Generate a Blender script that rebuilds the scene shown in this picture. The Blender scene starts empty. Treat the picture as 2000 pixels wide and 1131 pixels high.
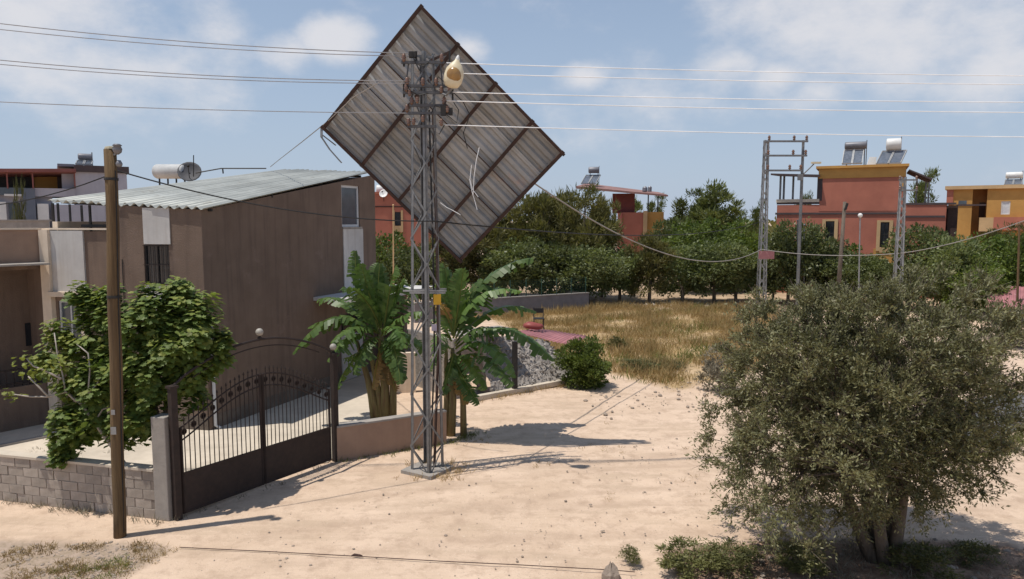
import bpy, math, random
import numpy as np
from mathutils import Vector, Matrix
random.seed(7)
RNG = np.random.default_rng(7)
S = bpy.context.scene
COL = S.collection

# ------------------------------------------------------------------ camera
FPX, CH = 1400.0, 6.0
PITCH = math.atan(135.0 / FPX)
cd = bpy.data.cameras.new('camera')
cam = bpy.data.objects.new('camera', cd)
COL.objects.link(cam)
cam.location = (0, 0, CH)
cam.rotation_euler = (math.pi / 2 - PITCH, 0, 0)
cd.sensor_width = 36
cd.lens = 36 * FPX / 2000
cd.clip_end = 9000
S.camera = cam

# ------------------------------------------------------------------ light and view
SUN_EL = math.radians(71)
SUN_AZ = Vector((-0.93, -0.36, 0)).normalized()          # towards the sun
SUN = Vector((SUN_AZ.x * math.cos(SUN_EL), SUN_AZ.y * math.cos(SUN_EL), math.sin(SUN_EL)))
sl = bpy.data.lights.new('sun', 'SUN')
sl.energy = 4.2
sl.angle = math.radians(0.5)
sl.color = (1.0, 0.95, 0.87)
so = bpy.data.objects.new('sun', sl)
COL.objects.link(so)
so.rotation_euler = SUN.to_track_quat('Z', 'Y').to_euler()
S.view_settings.view_transform = 'Standard'
S.view_settings.look = 'None'
S.view_settings.gamma = 1.0
S.view_settings.use_curve_mapping = False
S.view_settings.exposure = 0.0
S.render.engine = 'CYCLES'
S.cycles.max_bounces = 6
S.cycles.transparent_max_bounces = 8


def ray(px, py):
    u, v = (px - 1000) / FPX, (565.5 - py) / FPX
    c, s = math.cos(PITCH), math.sin(PITCH)
    return Vector((u, c + v * s, -s + v * c))


def P(px, py, D):
    r = ray(px, py)
    k = D / r.y
    return Vector((r.x * k, D, CH + r.z * k))


def G(px, py, z=0.0):
    r = ray(px, py)
    k = (z - CH) / r.z
    return Vector((r.x * k, r.y * k, z))


# sky: Nishita with cumulus drawn by direction
w = bpy.data.worlds.new('World')
S.world = w
w.use_nodes = True
nt = w.node_tree
nt.nodes.clear()
N = nt.nodes.new
L = nt.links.new
out = N('ShaderNodeOutputWorld')
bg = N('ShaderNodeBackground')
bg.inputs[1].default_value = 0.135
L(bg.outputs[0], out.inputs[0])
sky = N('ShaderNodeTexSky')
sky.sky_type = 'NISHITA'
sky.sun_disc = False
sky.sun_elevation = SUN_EL
sky.sun_rotation = math.atan2(SUN_AZ.x, SUN_AZ.y)
sky.altitude = 100
sky.air_density = 1.0
sky.dust_density = 0.2
sky.ozone_density = 1.5
tc = N('ShaderNodeTexCoord')


def vm(op, a, b=None):
    n = N('ShaderNodeVectorMath')
    n.operation = op
    for i, x in enumerate((a, b)):
        if x is None:
            continue
        if isinstance(x, (tuple, list, Vector)):
            n.inputs[i].default_value = tuple(x)
        else:
            L(x, n.inputs[i])
    return n.outputs['Value'] if op in ('DISTANCE', 'LENGTH', 'DOT_PRODUCT') else n.outputs[0]


def mt(op, a, b=None, clamp=False):
    n = N('ShaderNodeMath')
    n.operation = op
    n.use_clamp = clamp
    for i, x in enumerate((a, b)):
        if x is None:
            continue
        if isinstance(x, (int, float)):
            n.inputs[i].default_value = x
        else:
            L(x, n.inputs[i])
    return n.outputs[0]


SQ = (1, 1, 1.7)
dirs = vm('MULTIPLY', tc.outputs['Generated'], SQ)
nz = N('ShaderNodeTexNoise')
nz.inputs['Scale'].default_value = 9
nz.inputs['Detail'].default_value = 9
nz.inputs['Roughness'].default_value = 0.62
L(dirs, nz.inputs['Vector'])
nz2 = N('ShaderNodeTexNoise')
nz2.inputs['Scale'].default_value = 2.6
nz2.inputs['Detail'].default_value = 5
L(dirs, nz2.inputs['Vector'])
acc = None
for (bx, by, br, bs) in ((650, 82, 62, .95), (575, 100, 55, .62), (60, 30, 150, .66), (180, 110, 170, .5), (915, 92, 42, .6),
                         (1490, 15, 110, .6), (1720, 50, 170, .68), (1560, 60, 120, .5), (1410, 128, 66, .62), (1525, 148, 52, .62),
                         (1140, 152, 50, .55), (1950, 146, 90, .66), (1600, 180, 66, .5), (330, 140, 130, .42), (1890, 40, 160, .5),
                         (1250, 200, 130, .34), (420, 45, 70, .4)):
    d = ray(bx, by).normalized()
    dd = vm('DISTANCE', dirs, (d.x, d.y, d.z * 1.7))
    v = mt('MULTIPLY', mt('SUBTRACT', 1.0, mt('DIVIDE', dd, br * 1.25 / FPX * 1.3), True), bs * 1.5)
    acc = v if acc is None else mt('MAXIMUM', acc, v)
far_cl = mt('MULTIPLY', mt('SUBTRACT', nz2.outputs[0], 0.55, True), 2.2)     # loose cloud over the rest of the sky
sep = N('ShaderNodeSeparateXYZ')
L(tc.outputs['Generated'], sep.inputs[0])
hi = mt('MULTIPLY', mt('SUBTRACT', sep.outputs[2], 0.25, True), 3.0, True)
acc = mt('MAXIMUM', acc, mt('MULTIPLY', far_cl, hi))
shape = mt('ADD', acc, mt('MULTIPLY', mt('SUBTRACT', nz.outputs[0], 0.5), 1.5))
mr = N('ShaderNodeMapRange')
mr.interpolation_type = 'SMOOTHSTEP'
mr.inputs[1].default_value = 0.06
mr.inputs[2].default_value = 0.92
L(shape, mr.inputs[0])
low = mt('MULTIPLY', sep.outputs[2], 9.0, True)      # thins towards the horizon
mask = mt('MULTIPLY', mt('MULTIPLY', mr.outputs[0], low), 0.85)
tint = N('ShaderNodeMix')
tint.data_type = 'RGBA'
tint.blend_type = 'MULTIPLY'
tint.inputs[0].default_value = 1
L(sky.outputs[0], tint.inputs[6])
tint.inputs[7].default_value = (0.98, 0.92, 0.86, 1)
# hazy blue-grey air low over the horizon, all the way round
air = N('ShaderNodeMix')
air.data_type = 'RGBA'
airf = N('ShaderNodeMapRange')
airf.inputs[1].default_value = 0.0
airf.inputs[2].default_value = 0.45
airf.inputs[3].default_value = 0.92
airf.inputs[4].default_value = 0.25
L(sep.outputs[2], airf.inputs[0])
L(airf.outputs[0], air.inputs[0])
L(tint.outputs[2], air.inputs[6])
air.inputs[7].default_value = (2.95, 3.62, 4.75, 1)
mx = N('ShaderNodeMix')
mx.data_type = 'RGBA'
L(mask, mx.inputs[0])
L(air.outputs[2], mx.inputs[6])
mx.inputs[7].default_value = (5.7, 5.65, 5.85, 1)
L(mx.outputs[2], bg.inputs[0])


# ------------------------------------------------------------------ materials
MATS = {}


def mat(name, a, b=None, scale=4.0, rough=0.9, bump=0.15, bscale=None, metal=0.0, stretch=(1, 1, 1), rnd=0.0,
        big=0.15, streak=None, streak_amt=0.0, spots=None, spot_scale=3.0, spot_lim=0.62, spec=0.3):
    if name in MATS:
        return MATS[name]
    m = bpy.data.materials.new(name)
    m.use_nodes = True
    t = m.node_tree
    n = t.nodes.new
    l = t.links.new
    bs = t.nodes['Principled BSDF']
    bs.inputs['Roughness'].default_value = rough
    bs.inputs['Metallic'].default_value = metal
    bs.inputs['Specular IOR Level'].default_value = spec
    c = n('ShaderNodeTexCoord')
    mp = n('ShaderNodeMapping')
    mp.inputs['Scale'].default_value = stretch
    l(c.outputs['Object'], mp.inputs[0])
    b = b or tuple(x * 0.75 for x in a)

    def noise(sc, det=6, ro=.6, vec=None):
        q = n('ShaderNodeTexNoise')
        q.inputs['Scale'].default_value = sc
        q.inputs['Detail'].default_value = det
        q.inputs['Roughness'].default_value = ro
        l(vec or mp.outputs[0], q.inputs['Vector'])
        return q.outputs[0]

    def ramp(src, lo, hi_):
        q = n('ShaderNodeMapRange')
        q.inputs[1].default_value = lo
        q.inputs[2].default_value = hi_
        l(src, q.inputs[0])
        return q.outputs[0]

    def mix(f, x, y, mode='MIX'):
        q = n('ShaderNodeMix')
        q.data_type = 'RGBA'
        q.blend_type = mode
        for i, v in ((0, f), (6, x), (7, y)):
            if isinstance(v, (float, int)):
                q.inputs[i].default_value = v
            elif isinstance(v, tuple):
                q.inputs[i].default_value = (*v, 1)
            else:
                l(v, q.inputs[i])
        return q.outputs[2]
    col = mix(ramp(noise(scale), .34, .66), a, b)
    if big:
        k = ramp(noise(scale * .13 + .05, 3), .3, .7)
        col = mix(k, col, mix(1.0, col, (1 - big * 1.6,) * 3, 'MULTIPLY'))
    if streak:
        mp2 = n('ShaderNodeMapping')
        mp2.inputs['Scale'].default_value = (3.2, 3.2, 0.22)
        l(c.outputs['Object'], mp2.inputs[0])
        q = n('ShaderNodeMath')
        q.operation = 'MULTIPLY'
        q.inputs[1].default_value = streak_amt
        l(ramp(noise(1.6, 5, .6, mp2.outputs[0]), .48, .75), q.inputs[0])
        col = mix(q.outputs[0], col, streak)
    if spots:
        col = mix(ramp(noise(spot_scale, 7, .7), spot_lim, spot_lim + .1), col, spots)
    if rnd:
        oi = n('ShaderNodeObjectInfo')
        hv = n('ShaderNodeHueSaturation')
        l(ramp2(t, oi.outputs['Random'], 1 - rnd, 1 + rnd), hv.inputs['Value'])
        l(col, hv.inputs['Color'])
        col = hv.outputs[0]
    l(col, bs.inputs['Base Color'])
    if bump:
        bp = n('ShaderNodeBump')
        bp.inputs['Strength'].default_value = bump
        bp.inputs['Distance'].default_value = 0.03
        l(noise(bscale or scale * 6, 8, .65), bp.inputs['Height'])
        l(bp.outputs[0], bs.inputs['Normal'])
    MATS[name] = m
    return m


def ramp2(t, src, lo, hi_):
    q = t.nodes.new('ShaderNodeMapRange')
    q.inputs[3].default_value = lo
    q.inputs[4].default_value = hi_
    t.links.new(src, q.inputs[0])
    return q.outputs[0]


def leafmat(name, a, b, trans=0.3, rough=0.55, tint=None, scale=1.3, spec=0.35):
    m = bpy.data.materials.new(name)
    m.use_nodes = True
    t = m.node_tree
    n, l = t.nodes.new, t.links.new
    bs = t.nodes['Principled BSDF']
    o = t.nodes['Material Output']
    bs.inputs['Roughness'].default_value = rough
    bs.inputs['Specular IOR Level'].default_value = spec
    g = n('ShaderNodeNewGeometry')
    c = n('ShaderNodeTexCoord')
    q = n('ShaderNodeTexNoise')
    q.inputs['Scale'].default_value = scale
    q.inputs['Detail'].default_value = 3
    l(c.outputs['Object'], q.inputs[0])
    oi = n('ShaderNodeObjectInfo')
    ad = n('ShaderNodeMath')
    ad.operation = 'MULTIPLY_ADD'
    ad.inputs[1].default_value = 0.65
    l(g.outputs['Random Per Island'], ad.inputs[0])
    sb = n('ShaderNodeMath')
    sb.operation = 'MULTIPLY_ADD'
    sb.inputs[1].default_value = 1.6
    sb.inputs[2].default_value = -0.63
    l(q.outputs[0], sb.inputs[0])
    l(sb.outputs[0], ad.inputs[2])
    mx_ = n('ShaderNodeMix')
    mx_.data_type = 'RGBA'
    l(ad.outputs[0], mx_.inputs[0])
    mx_.inputs[6].default_value = (*a, 1)
    mx_.inputs[7].default_value = (*b, 1)
    hv = n('ShaderNodeHueSaturation')
    l(ramp2(t, oi.outputs['Random'], .74, 1.28), hv.inputs['Value'])
    l(mx_.outputs[2], hv.inputs['Color'])
    l(hv.outputs[0], bs.inputs['Base Color'])
    tr = n('ShaderNodeBsdfTranslucent')
    tm = n('ShaderNodeMix')
    tm.data_type = 'RGBA'
    tm.blend_type = 'MULTIPLY'
    tm.inputs[0].default_value = 1
    l(hv.outputs[0], tm.inputs[6])
    tm.inputs[7].default_value = (*(tint or (1.15, 1.2, .6)), 1)
    l(tm.outputs[2], tr.inputs[0])
    ms = n('ShaderNodeMixShader')
    ms.inputs[0].default_value = trans
    l(bs.outputs[0], ms.inputs[1])
    l(tr.outputs[0], ms.inputs[2])
    l(ms.outputs[0], o.inputs[0])
    return m


M_BROWN = mat('brown_render', (.218, .157, .120), (.185, .132, .100), 1.6, .92, .45, 30, streak=(.105, .076, .063), streak_amt=.7, spots=(.215, .155, .128), spot_scale=.9, spot_lim=.60)
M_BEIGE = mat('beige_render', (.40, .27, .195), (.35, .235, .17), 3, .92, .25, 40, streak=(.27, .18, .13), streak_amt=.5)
M_WHITE = mat('white_render', (.62, .60, .57), (.54, .52, .50), 2.5, .85, .12, 40, streak=(.38, .34, .30), streak_amt=.55)
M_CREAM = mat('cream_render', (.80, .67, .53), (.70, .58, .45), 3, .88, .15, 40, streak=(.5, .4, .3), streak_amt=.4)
M_CONC = mat('concrete', (.40, .36, .32), (.32, .29, .26), 4, .92, .3, 30, streak=(.24, .21, .19), streak_amt=.5)
M_PATIO = mat('patio_concrete', (.66, .57, .46), (.58, .50, .40), 3, .92, .2, 30, spots=(.45, .38, .3), spot_scale=1.5)
M_BLOCK = mat('concrete_block', (.47, .405, .345), (.38, .325, .275), 6, .95, .45, 60, rnd=.14)
M_MORTAR = mat('mortar', (.30, .25, .21), (.25, .21, .18), 8, .95, .3, 60)
M_ROOFTOP = mat('galvanised_roof', (.50, .51, .475), (.40, .41, .38), 1.3, .55, .05, 20, metal=.15, spots=(.34, .33, .29), spot_scale=1.1, spot_lim=.58, rnd=.09)
M_UNDER = mat('weathered_underside', (.47, .475, .47), (.36, .362, .358), 1.2, .62, .1, 30, metal=.15, spots=(.40, .31, .26), spot_scale=1.0, spot_lim=.60, rnd=.12)
M_RUST = mat('rusty_steel', (.085, .048, .038), (.055, .036, .030), 8, .85, .3, 40)
M_GALV = mat('galvanised_steel', (.27, .27, .27), (.19, .19, .19), 6, .5, .1, 40, metal=.5)
M_ARM = mat('dull_crossarm_steel', (.13, .13, .135), (.085, .085, .09), 6, .6, .1, 40, metal=.3)
M_PINKDULL = mat('dull_pink_canopy', (.34, .19, .165), (.27, .15, .135), 1.5, .8, .1)
M_MESH = mat('dark_dish_mesh', (.11, .105, .11), (.08, .08, .085), 5, .7, .1)
M_GALVL = mat('pale_galvanised_steel', (.38, .38, .38), (.29, .29, .29), 6, .5, .1, 40, metal=.3)
M_DARK = mat('dark_metal', (.05, .047, .045), (.035, .033, .032), 8, .6, .1, 40, metal=.3)
M_IRON = mat('dark_iron', (.045, .030, .026), (.030, .022, .02), 8, .65, .15, 40)
M_WIREL = mat('bright_aluminium_wire', (.92, .92, .92), (.88, .88, .88), 8, .35, 0, metal=0.0, spec=.8)
M_WIRED = mat('grey_wire', (.42, .42, .43), (.36, .36, .37), 8, .6, 0)
M_CABLE = mat('pale_grey_cable', (.36, .33, .30), (.30, .28, .26), 8, .7, 0)
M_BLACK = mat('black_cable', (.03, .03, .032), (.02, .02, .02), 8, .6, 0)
M_WOOD = mat('weathered_wood', (.205, .135, .068), (.115, .075, .040), 3, .9, .9, 10, stretch=(6, 6, .35), streak=(.08, .05, .03), streak_amt=.6)
M_WOODCUT = mat('pale_cut_wood', (.50, .45, .33), (.40, .36, .26), 8, .9, .3)
M_GLASS = mat('dark_window_glass', (.03, .034, .04), (.02, .024, .03), 2, .12, 0, spec=.6)
M_GLASSG = mat('grey_window_glass', (.10, .12, .14), (.07, .085, .1), 2, .12, 0, spec=.6)
M_VINYL = mat('white_frame', (.72, .73, .74), (.64, .65, .66), 6, .5, 0)
M_RED = mat('red_render', (.50, .185, .125), (.43, .155, .106), .8, .9, .2, 20, streak=(.32, .12, .085), streak_amt=.18, spots=(.52, .22, .16), spot_scale=.5)
M_YEL = mat('ochre_render', (.60, .33, .10), (.52, .28, .085), 1.2, .9, .2, 20, streak=(.42, .23, .08), streak_amt=.15)
M_ORPALE = mat('pale_ochre_render', (.66, .45, .24), (.56, .38, .2), 1.2, .9, .2, 20)
M_LILAC = mat('lilac_grey_render', (.48, .47, .52), (.42, .41, .46), 1.2, .9, .1, 20, streak=(.3, .29, .33), streak_amt=.4)
M_BLUEG = mat('blue_grey_render', (.16, .18, .22), (.13, .15, .19), 1.2, .9, .1, 20)
M_PINKROOF = mat('faded_pink_roofing', (.46, .20, .205), (.37, .155, .165), 1.5, .7, .1, 20, spots=(.6, .36, .34), spot_scale=1.2, rnd=.1)
M_REDROOF = mat('red_canopy_roofing', (.27, .10, .085), (.21, .08, .07), 1.5, .7, .1, 20)
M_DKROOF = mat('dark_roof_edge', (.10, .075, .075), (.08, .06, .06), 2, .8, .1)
M_COLLECT = mat('solar_collector', (.10, .12, .15), (.16, .18, .22), 5, .2, 0, spec=.6)
M_TANK = mat('white_enamel', (.80, .79, .76), (.72, .71, .68), 2, .4, 0)
M_STEEL = mat('grey_steel_tank', (.26, .26, .28), (.2, .2, .22), 2, .5, 0, metal=.3)
M_SHOT = mat('rough_grey_render', (.42, .375, .335), (.28, .25, .225), 9, .97, 1.0, 14)
M_STONE = mat('field_stone', (.40, .34, .29), (.28, .24, .21), 5, .95, .5, 20, rnd=.15)
M_ROCK = mat('grey_rock', (.42, .335, .265), (.29, .235, .19), 3, .95, .7, 12)
M_ASPH = mat('asphalt', (.17, .165, .165), (.13, .127, .127), 5, .95, .35, 60)
M_BARK = mat('grey_bark', (.20, .16, .125), (.12, .095, .075), 5, .95, .7, 20, stretch=(3, 3, .6))
M_PALEBARK = mat('pale_fig_bark', (.46, .41, .36), (.34, .30, .26), 5, .9, .4, 20)
M_BSTEM = mat('banana_stem', (.225, .20, .085), (.15, .10, .05), 4, .7, .3, 20, stretch=(4, 4, .5))
M_TRUCK = mat('blue_truck_paint', (.03, .10, .32), (.025, .085, .28), 2, .35, 0, spec=.5)
M_TYRE = mat('black_rubber', (.02, .02, .02), (.015, .015, .015), 5, .9, .1)
M_REDPL = mat('red_plastic', (.36, .085, .07), (.28, .07, .06), 5, .5, 0)
M_YELPL = mat('yellow_sign_paint', (.72, .42, .04), (.62, .36, .03), 5, .6, 0)
M_LAMP = mat('lamp_housing', (.72, .64, .46), (.62, .52, .34), 5, .45, 0)
M_LAMPG = mat('amber_lamp_bowl', (.45, .26, .08), (.34, .19, .06), 9, .25, 0, spec=.6)
M_GREENF = mat('green_fence_wire', (.05, .12, .09), (.04, .1, .075), 5, .6, 0)
M_PORC = mat('insulator_porcelain', (.22, .12, .08), (.16, .09, .06), 5, .25, 0, spec=.6)

LM_FIG = leafmat('fig_leaves', (.060, .100, .022), (.215, .275, .075), .33)
LM_FIGY = leafmat('young_fig_leaves', (.12, .16, .03), (.24, .25, .06), .38)
LM_BAN = leafmat('banana_leaves', (.060, .115, .026), (.135, .205, .060), .34, .42, scale=2.5)
LM_BANDRY = leafmat('dry_banana_leaf', (.32, .22, .08), (.22, .14, .06), .25, .8, (1.1, 1, .7))
LM_OLIVE = leafmat('olive_leaves', (.078, .080, .034), (.215, .205, .104), .24, .5, (1.1, 1.1, .7))
LM_PINE = leafmat('pine_needles', (.085, .088, .030), (.215, .190, .072), .32, .6)
LM_PINEL = leafmat('pale_pine_needles', (.090, .115, .036), (.19, .205, .075), .32, .6)
LM_CIT = leafmat('fruit_tree_leaves', (.085, .108, .040), (.215, .235, .100), .34, .45)
LM_CITL = leafmat('bright_tree_leaves', (.085, .125, .028), (.19, .235, .060), .36, .5)
LM_SHRUB = leafmat('scrub_leaves', (.070, .075, .024), (.17, .165, .060), .25, .6)
LM_GREY = leafmat('grey_weed_leaves', (.15, .13, .09), (.26, .23, .17), .2, .7, (1, 1, .9))
LM_DRY = leafmat('dry_grass_blades', (.30, .205, .085), (.50, .37, .175), .3, .8, (1.1, 1, .7))
LM_WEED = leafmat('green_weed_blades', (.10, .12, .03), (.24, .24, .07), .3, .7)

# ------------------------------------------------------------------ mesh helpers


class MB:
    def __init__(s):
        s.v, s.f = [], []

    def add(s, vs, fs):
        o = len(s.v)
        s.v += [tuple(x) for x in vs]
        s.f += [tuple(i + o for i in f) for f in fs]
        return s

    def prism(s, bot, top):
        n = len(bot)
        fs = [tuple(range(n - 1, -1, -1)), tuple(range(n, 2 * n))]
        fs += [(i, (i + 1) % n, n + (i + 1) % n, n + i) for i in range(n)]
        return s.add(list(bot) + list(top), fs)

    def box(s, c, size, rz=0.0):
        c = Vector(c)
        hx, hy, hz = (q / 2 for q in size)
        cs, sn = math.cos(rz), math.sin(rz)
        def q(x, y, z):
            return (c.x + x * cs - y * sn, c.y + x * sn + y * cs, c.z + z)
        b = [q(-hx, -hy, -hz), q(hx, -hy, -hz), q(hx, hy, -hz), q(-hx, hy, -hz)]
        t = [q(-hx, -hy, hz), q(hx, -hy, hz), q(hx, hy, hz), q(-hx, hy, hz)]
        return s.prism(b, t)

    def bar(s, a, b, wd, th=None, up=(0, 0, 1)):
        a, b = Vector(a), Vector(b)
        d = (b - a).normalized()
        up = Vector(up)
        if abs(d.dot(up)) > .97:
            up = Vector((0, 1, 0))
        x = d.cross(up).normalized()
        y = x.cross(d)
        th = th or wd
        k = [x * (-wd / 2) - y * (th / 2), x * (wd / 2) - y * (th / 2), x * (wd / 2) + y * (th / 2), x * (-wd / 2) + y * (th / 2)]
        return s.prism([a + q for q in k], [b + q for q in k])

    def angle(s, a, b, wd, xdir, ydir, th=.008):
        """L-profile steel from a to b."""
        a, b, x, y = Vector(a), Vector(b), Vector(xdir), Vector(ydir)
        for (p, q) in ((x, y), (y, x)):
            k = [q * 0 + p * 0, p * wd, p * wd + q * th, q * th]
            s.prism([a + j for j in k], [b + j for j in k])
        return s

    def tube(s, pts, r, n=6, cap=True):
        pts = [Vector(p) for p in pts]
        rs = r if isinstance(r, (list, tuple)) else [r] * len(pts)
        rings = []
        prev = None
        for i, p in enumerate(pts):
            d = (pts[min(i + 1, len(pts) - 1)] - pts[max(i - 1, 0)]).normalized()
            u = prev if prev is not None else (Vector((0, 0, 1)) if abs(d.z) < .9 else Vector((1, 0, 0)))
            x = d.cross(u).normalized() if prev is None else (prev - d * prev.dot(d)).normalized()
            prev = x
            y = d.cross(x)
            rings.append([p + (x * math.cos(2 * math.pi * k / n) + y * math.sin(2 * math.pi * k / n)) * rs[i] for k in range(n)])
        vs = [q for rg in rings for q in rg]
        fs = []
        for i in range(len(rings) - 1):
            for k in range(n):
                a, b = i * n + k, i * n + (k + 1) % n
                fs.append((a, b, b + n, a + n))
        if cap:
            fs.append(tuple(range(n - 1, -1, -1)))
            fs.append(tuple(len(vs) - n + k for k in range(n)))
        return s.add(vs, fs)

    def lathe(s, c, prof, n=14, axis=None):
        """prof: (radius, height) pairs round an axis through c."""
        c = Vector(c)
        ax = Vector(axis or (0, 0, 1)).normalized()
        x = ax.orthogonal().normalized()
        y = ax.cross(x)
        vs, fs = [], []
        for r, h in prof:
            for k in range(n):
                a = 2 * math.pi * k / n
                vs.append(c + ax * h + (x * math.cos(a) + y * math.sin(a)) * r)
        for i in range(len(prof) - 1):
            for k in range(n):
                a, b = i * n + k, i * n + (k + 1) % n
                fs.append((a, b, b + n, a + n))
        fs.append(tuple(range(n - 1, -1, -1)))
        fs.append(tuple(len(vs) - n + k for k in range(n)))
        return s.add(vs, fs)

    def build(s, name, m, parent=None, smooth=False, kind=None, bevel=0):
        me = bpy.data.meshes.new(name)
        me.from_pydata(s.v, [], s.f)
        return link(name, me, m, parent, smooth, kind, bevel)


def link(name, me, m, parent=None, smooth=False, kind=None, bevel=0):
    me.update()
    if m and not me.materials:
        me.materials.append(m)
    if smooth:
        me.shade_smooth()
    o = bpy.data.objects.new(name, me)
    COL.objects.link(o)
    if parent is not None:
        o.parent = parent
        if parent.type == 'EMPTY':
            o.matrix_parent_inverse = Matrix.Translation(parent.location).inverted()
    if kind:
        o['kind'] = kind
    if bevel:
        b = o.modifiers.new('bevel', 'BEVEL')
        b.width = bevel
        b.segments = 2
        b.limit_method = 'ANGLE'
    return o


def tag(o, label, cat, group=None):
    o['label'] = label
    o['category'] = cat
    if group:
        o['group'] = group
    return o


def thing(name, label, cat, loc=(0, 0, 0), group=None):
    o = bpy.data.objects.new(name, None)
    o.empty_display_size = .3
    COL.objects.link(o)
    o.location = loc
    return tag(o, label, cat, group)


def copy_tree(o, parent=None):
    c = o.copy()
    COL.objects.link(c)
    if parent is not None:
        c.parent = parent
    for ch in o.children:
        copy_tree(ch, c)
    return c


class Fac:
    """A vertical plane through p with horizontal direction d (to the right as seen from outside)."""
    def __init__(s, p, d):
        s.p = Vector((p[0], p[1], 0))
        s.d = Vector((d[0], d[1], 0)).normalized()
        s.n = Vector((s.d.y, -s.d.x, 0))

    def hit(s, px, py, off=0.0):
        r = ray(px, py)
        o = Vector((0, 0, CH))
        k = ((s.p + s.n * off - o).dot(s.n)) / r.dot(s.n)
        q = o + r * k
        return (q - s.p).dot(s.d), q.z

    def pt(s, t, z, o=0.0):
        return s.p + s.d * t + s.n * o + Vector((0, 0, z))

    def box(s, mb, t0, t1, z0, z1, o0, o1):
        """o0 .. o1: offsets along the outward normal."""
        b = [s.pt(t0, z0, o1), s.pt(t1, z0, o1), s.pt(t1, z0, o0), s.pt(t0, z0, o0)]
        t = [s.pt(t0, z1, o1), s.pt(t1, z1, o1), s.pt(t1, z1, o0), s.pt(t0, z1, o0)]
        mb.prism(b, t)
        return mb

    def pbox(s, mb, x0, y0, x1, y1, o0=-.2, o1=0.0, zmin=None):
        """pixel rectangle read off on the plane at offset o1."""
        ym = (y0 + y1) / 2
        xm = (x0 + x1) / 2
        t0, t1 = s.hit(x0, ym, o1)[0], s.hit(x1, ym, o1)[0]
        z1, z0 = s.hit(xm, y0, o1)[1], s.hit(xm, y1, o1)[1]
        return s.box(mb, t0, t1, z0 if zmin is None else zmin, z1, o0, o1)

    def rect(s, x0, y0, x1, y1):
        ym, xm = (y0 + y1) / 2, (x0 + x1) / 2
        return s.hit(x0, ym)[0], s.hit(x1, ym)[0], s.hit(xm, y1)[1], s.hit(xm, y0)[1]


def facing(px, D):
    g = P(px, 500, D)
    los = Vector((g.x, g.y, 0)).normalized()
    return Fac((g.x, g.y), (los.y, -los.x))


def holed_wall(F, t0, t1, z0, top, holes, depth=.16):
    """Outer skin of a wall with real openings; top may be a function of t."""
    tf = top if callable(top) else (lambda t: top)
    ts = sorted({t0, t1, *[h[0] for h in holes], *[h[1] for h in holes]})
    zs = sorted({z0, *[h[2] for h in holes], *[h[3] for h in holes]})
    mb = MB()
    for a, b in zip(ts[:-1], ts[1:]):
        za_, zb_ = tf(a), tf(b)
        for k, z in enumerate(zs):
            zn = zs[k + 1] if k + 1 < len(zs) else None
            if z >= min(za_, zb_):
                continue
            if zn and zn >= min(za_, zb_):
                zn = None
            tm, zm = (a + b) / 2, (z + (zn if zn else z + .01)) / 2
            if any(h[0] < tm < h[1] and h[2] < zm < h[3] for h in holes):
                continue
            mb.add([F.pt(a, z), F.pt(b, z), F.pt(b, zn if zn else tf(b)), F.pt(a, zn if zn else tf(a))], [(0, 1, 2, 3)])
    for h in holes:
        a, b, c, d = h
        for (q0, q1) in (((a, c), (b, c)), ((b, c), (b, d)), ((b, d), (a, d)), ((a, d), (a, c))):
            mb.add([F.pt(*q0), F.pt(*q1), F.pt(*q1, -depth), F.pt(*q0, -depth)], [(0, 1, 2, 3)])
    return mb


def window(F, r, parent, fm, gm, off=-.05, fw=.05, mull=1, bars=0, trans=0, bm=None, name='window'):
    a, b, c, d = r
    mb = MB()
    F.box(mb, a, b, c, c + fw, off - .06, off)
    F.box(mb, a, b, d - fw, d, off - .06, off)
    F.box(mb, a, a + fw, c + fw, d - fw, off - .06, off)
    F.box(mb, b - fw, b, c + fw, d - fw, off - .06, off)
    for i in range(mull):
        t = a + (b - a) * (i + 1) / (mull + 1)
        F.box(mb, t - fw * .4, t + fw * .4, c + fw, d - fw, off - .055, off - .003)
    for i in range(trans):
        z = c + (d - c) * (i + 1) / (trans + 1)
        F.box(mb, a + fw, b - fw, z - fw * .4, z + fw * .4, off - .05, off - .006)
    w_ = mb.build(name, fm, parent)
    p = MB()
    F.box(p, a + fw * .5, b - fw * .5, c + fw * .5, d - fw * .5, off - .05, off - .035)
    p.build('pane', gm, w_)
    if bars:
        g = MB()
        for i in range(bars):
            t = a + (b - a) * (i + .5) / bars
            g.tube([F.pt(t, c, off + .09), F.pt(t, d, off + .09)], .009, 5)
        for z in (c + .03, (c + d) / 2, d - .03):
            g.bar(F.pt(a, z, off + .09), F.pt(b, z, off + .09), .016)
        g.build('window_grille', bm or M_IRON, w_)
    return w_


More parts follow.
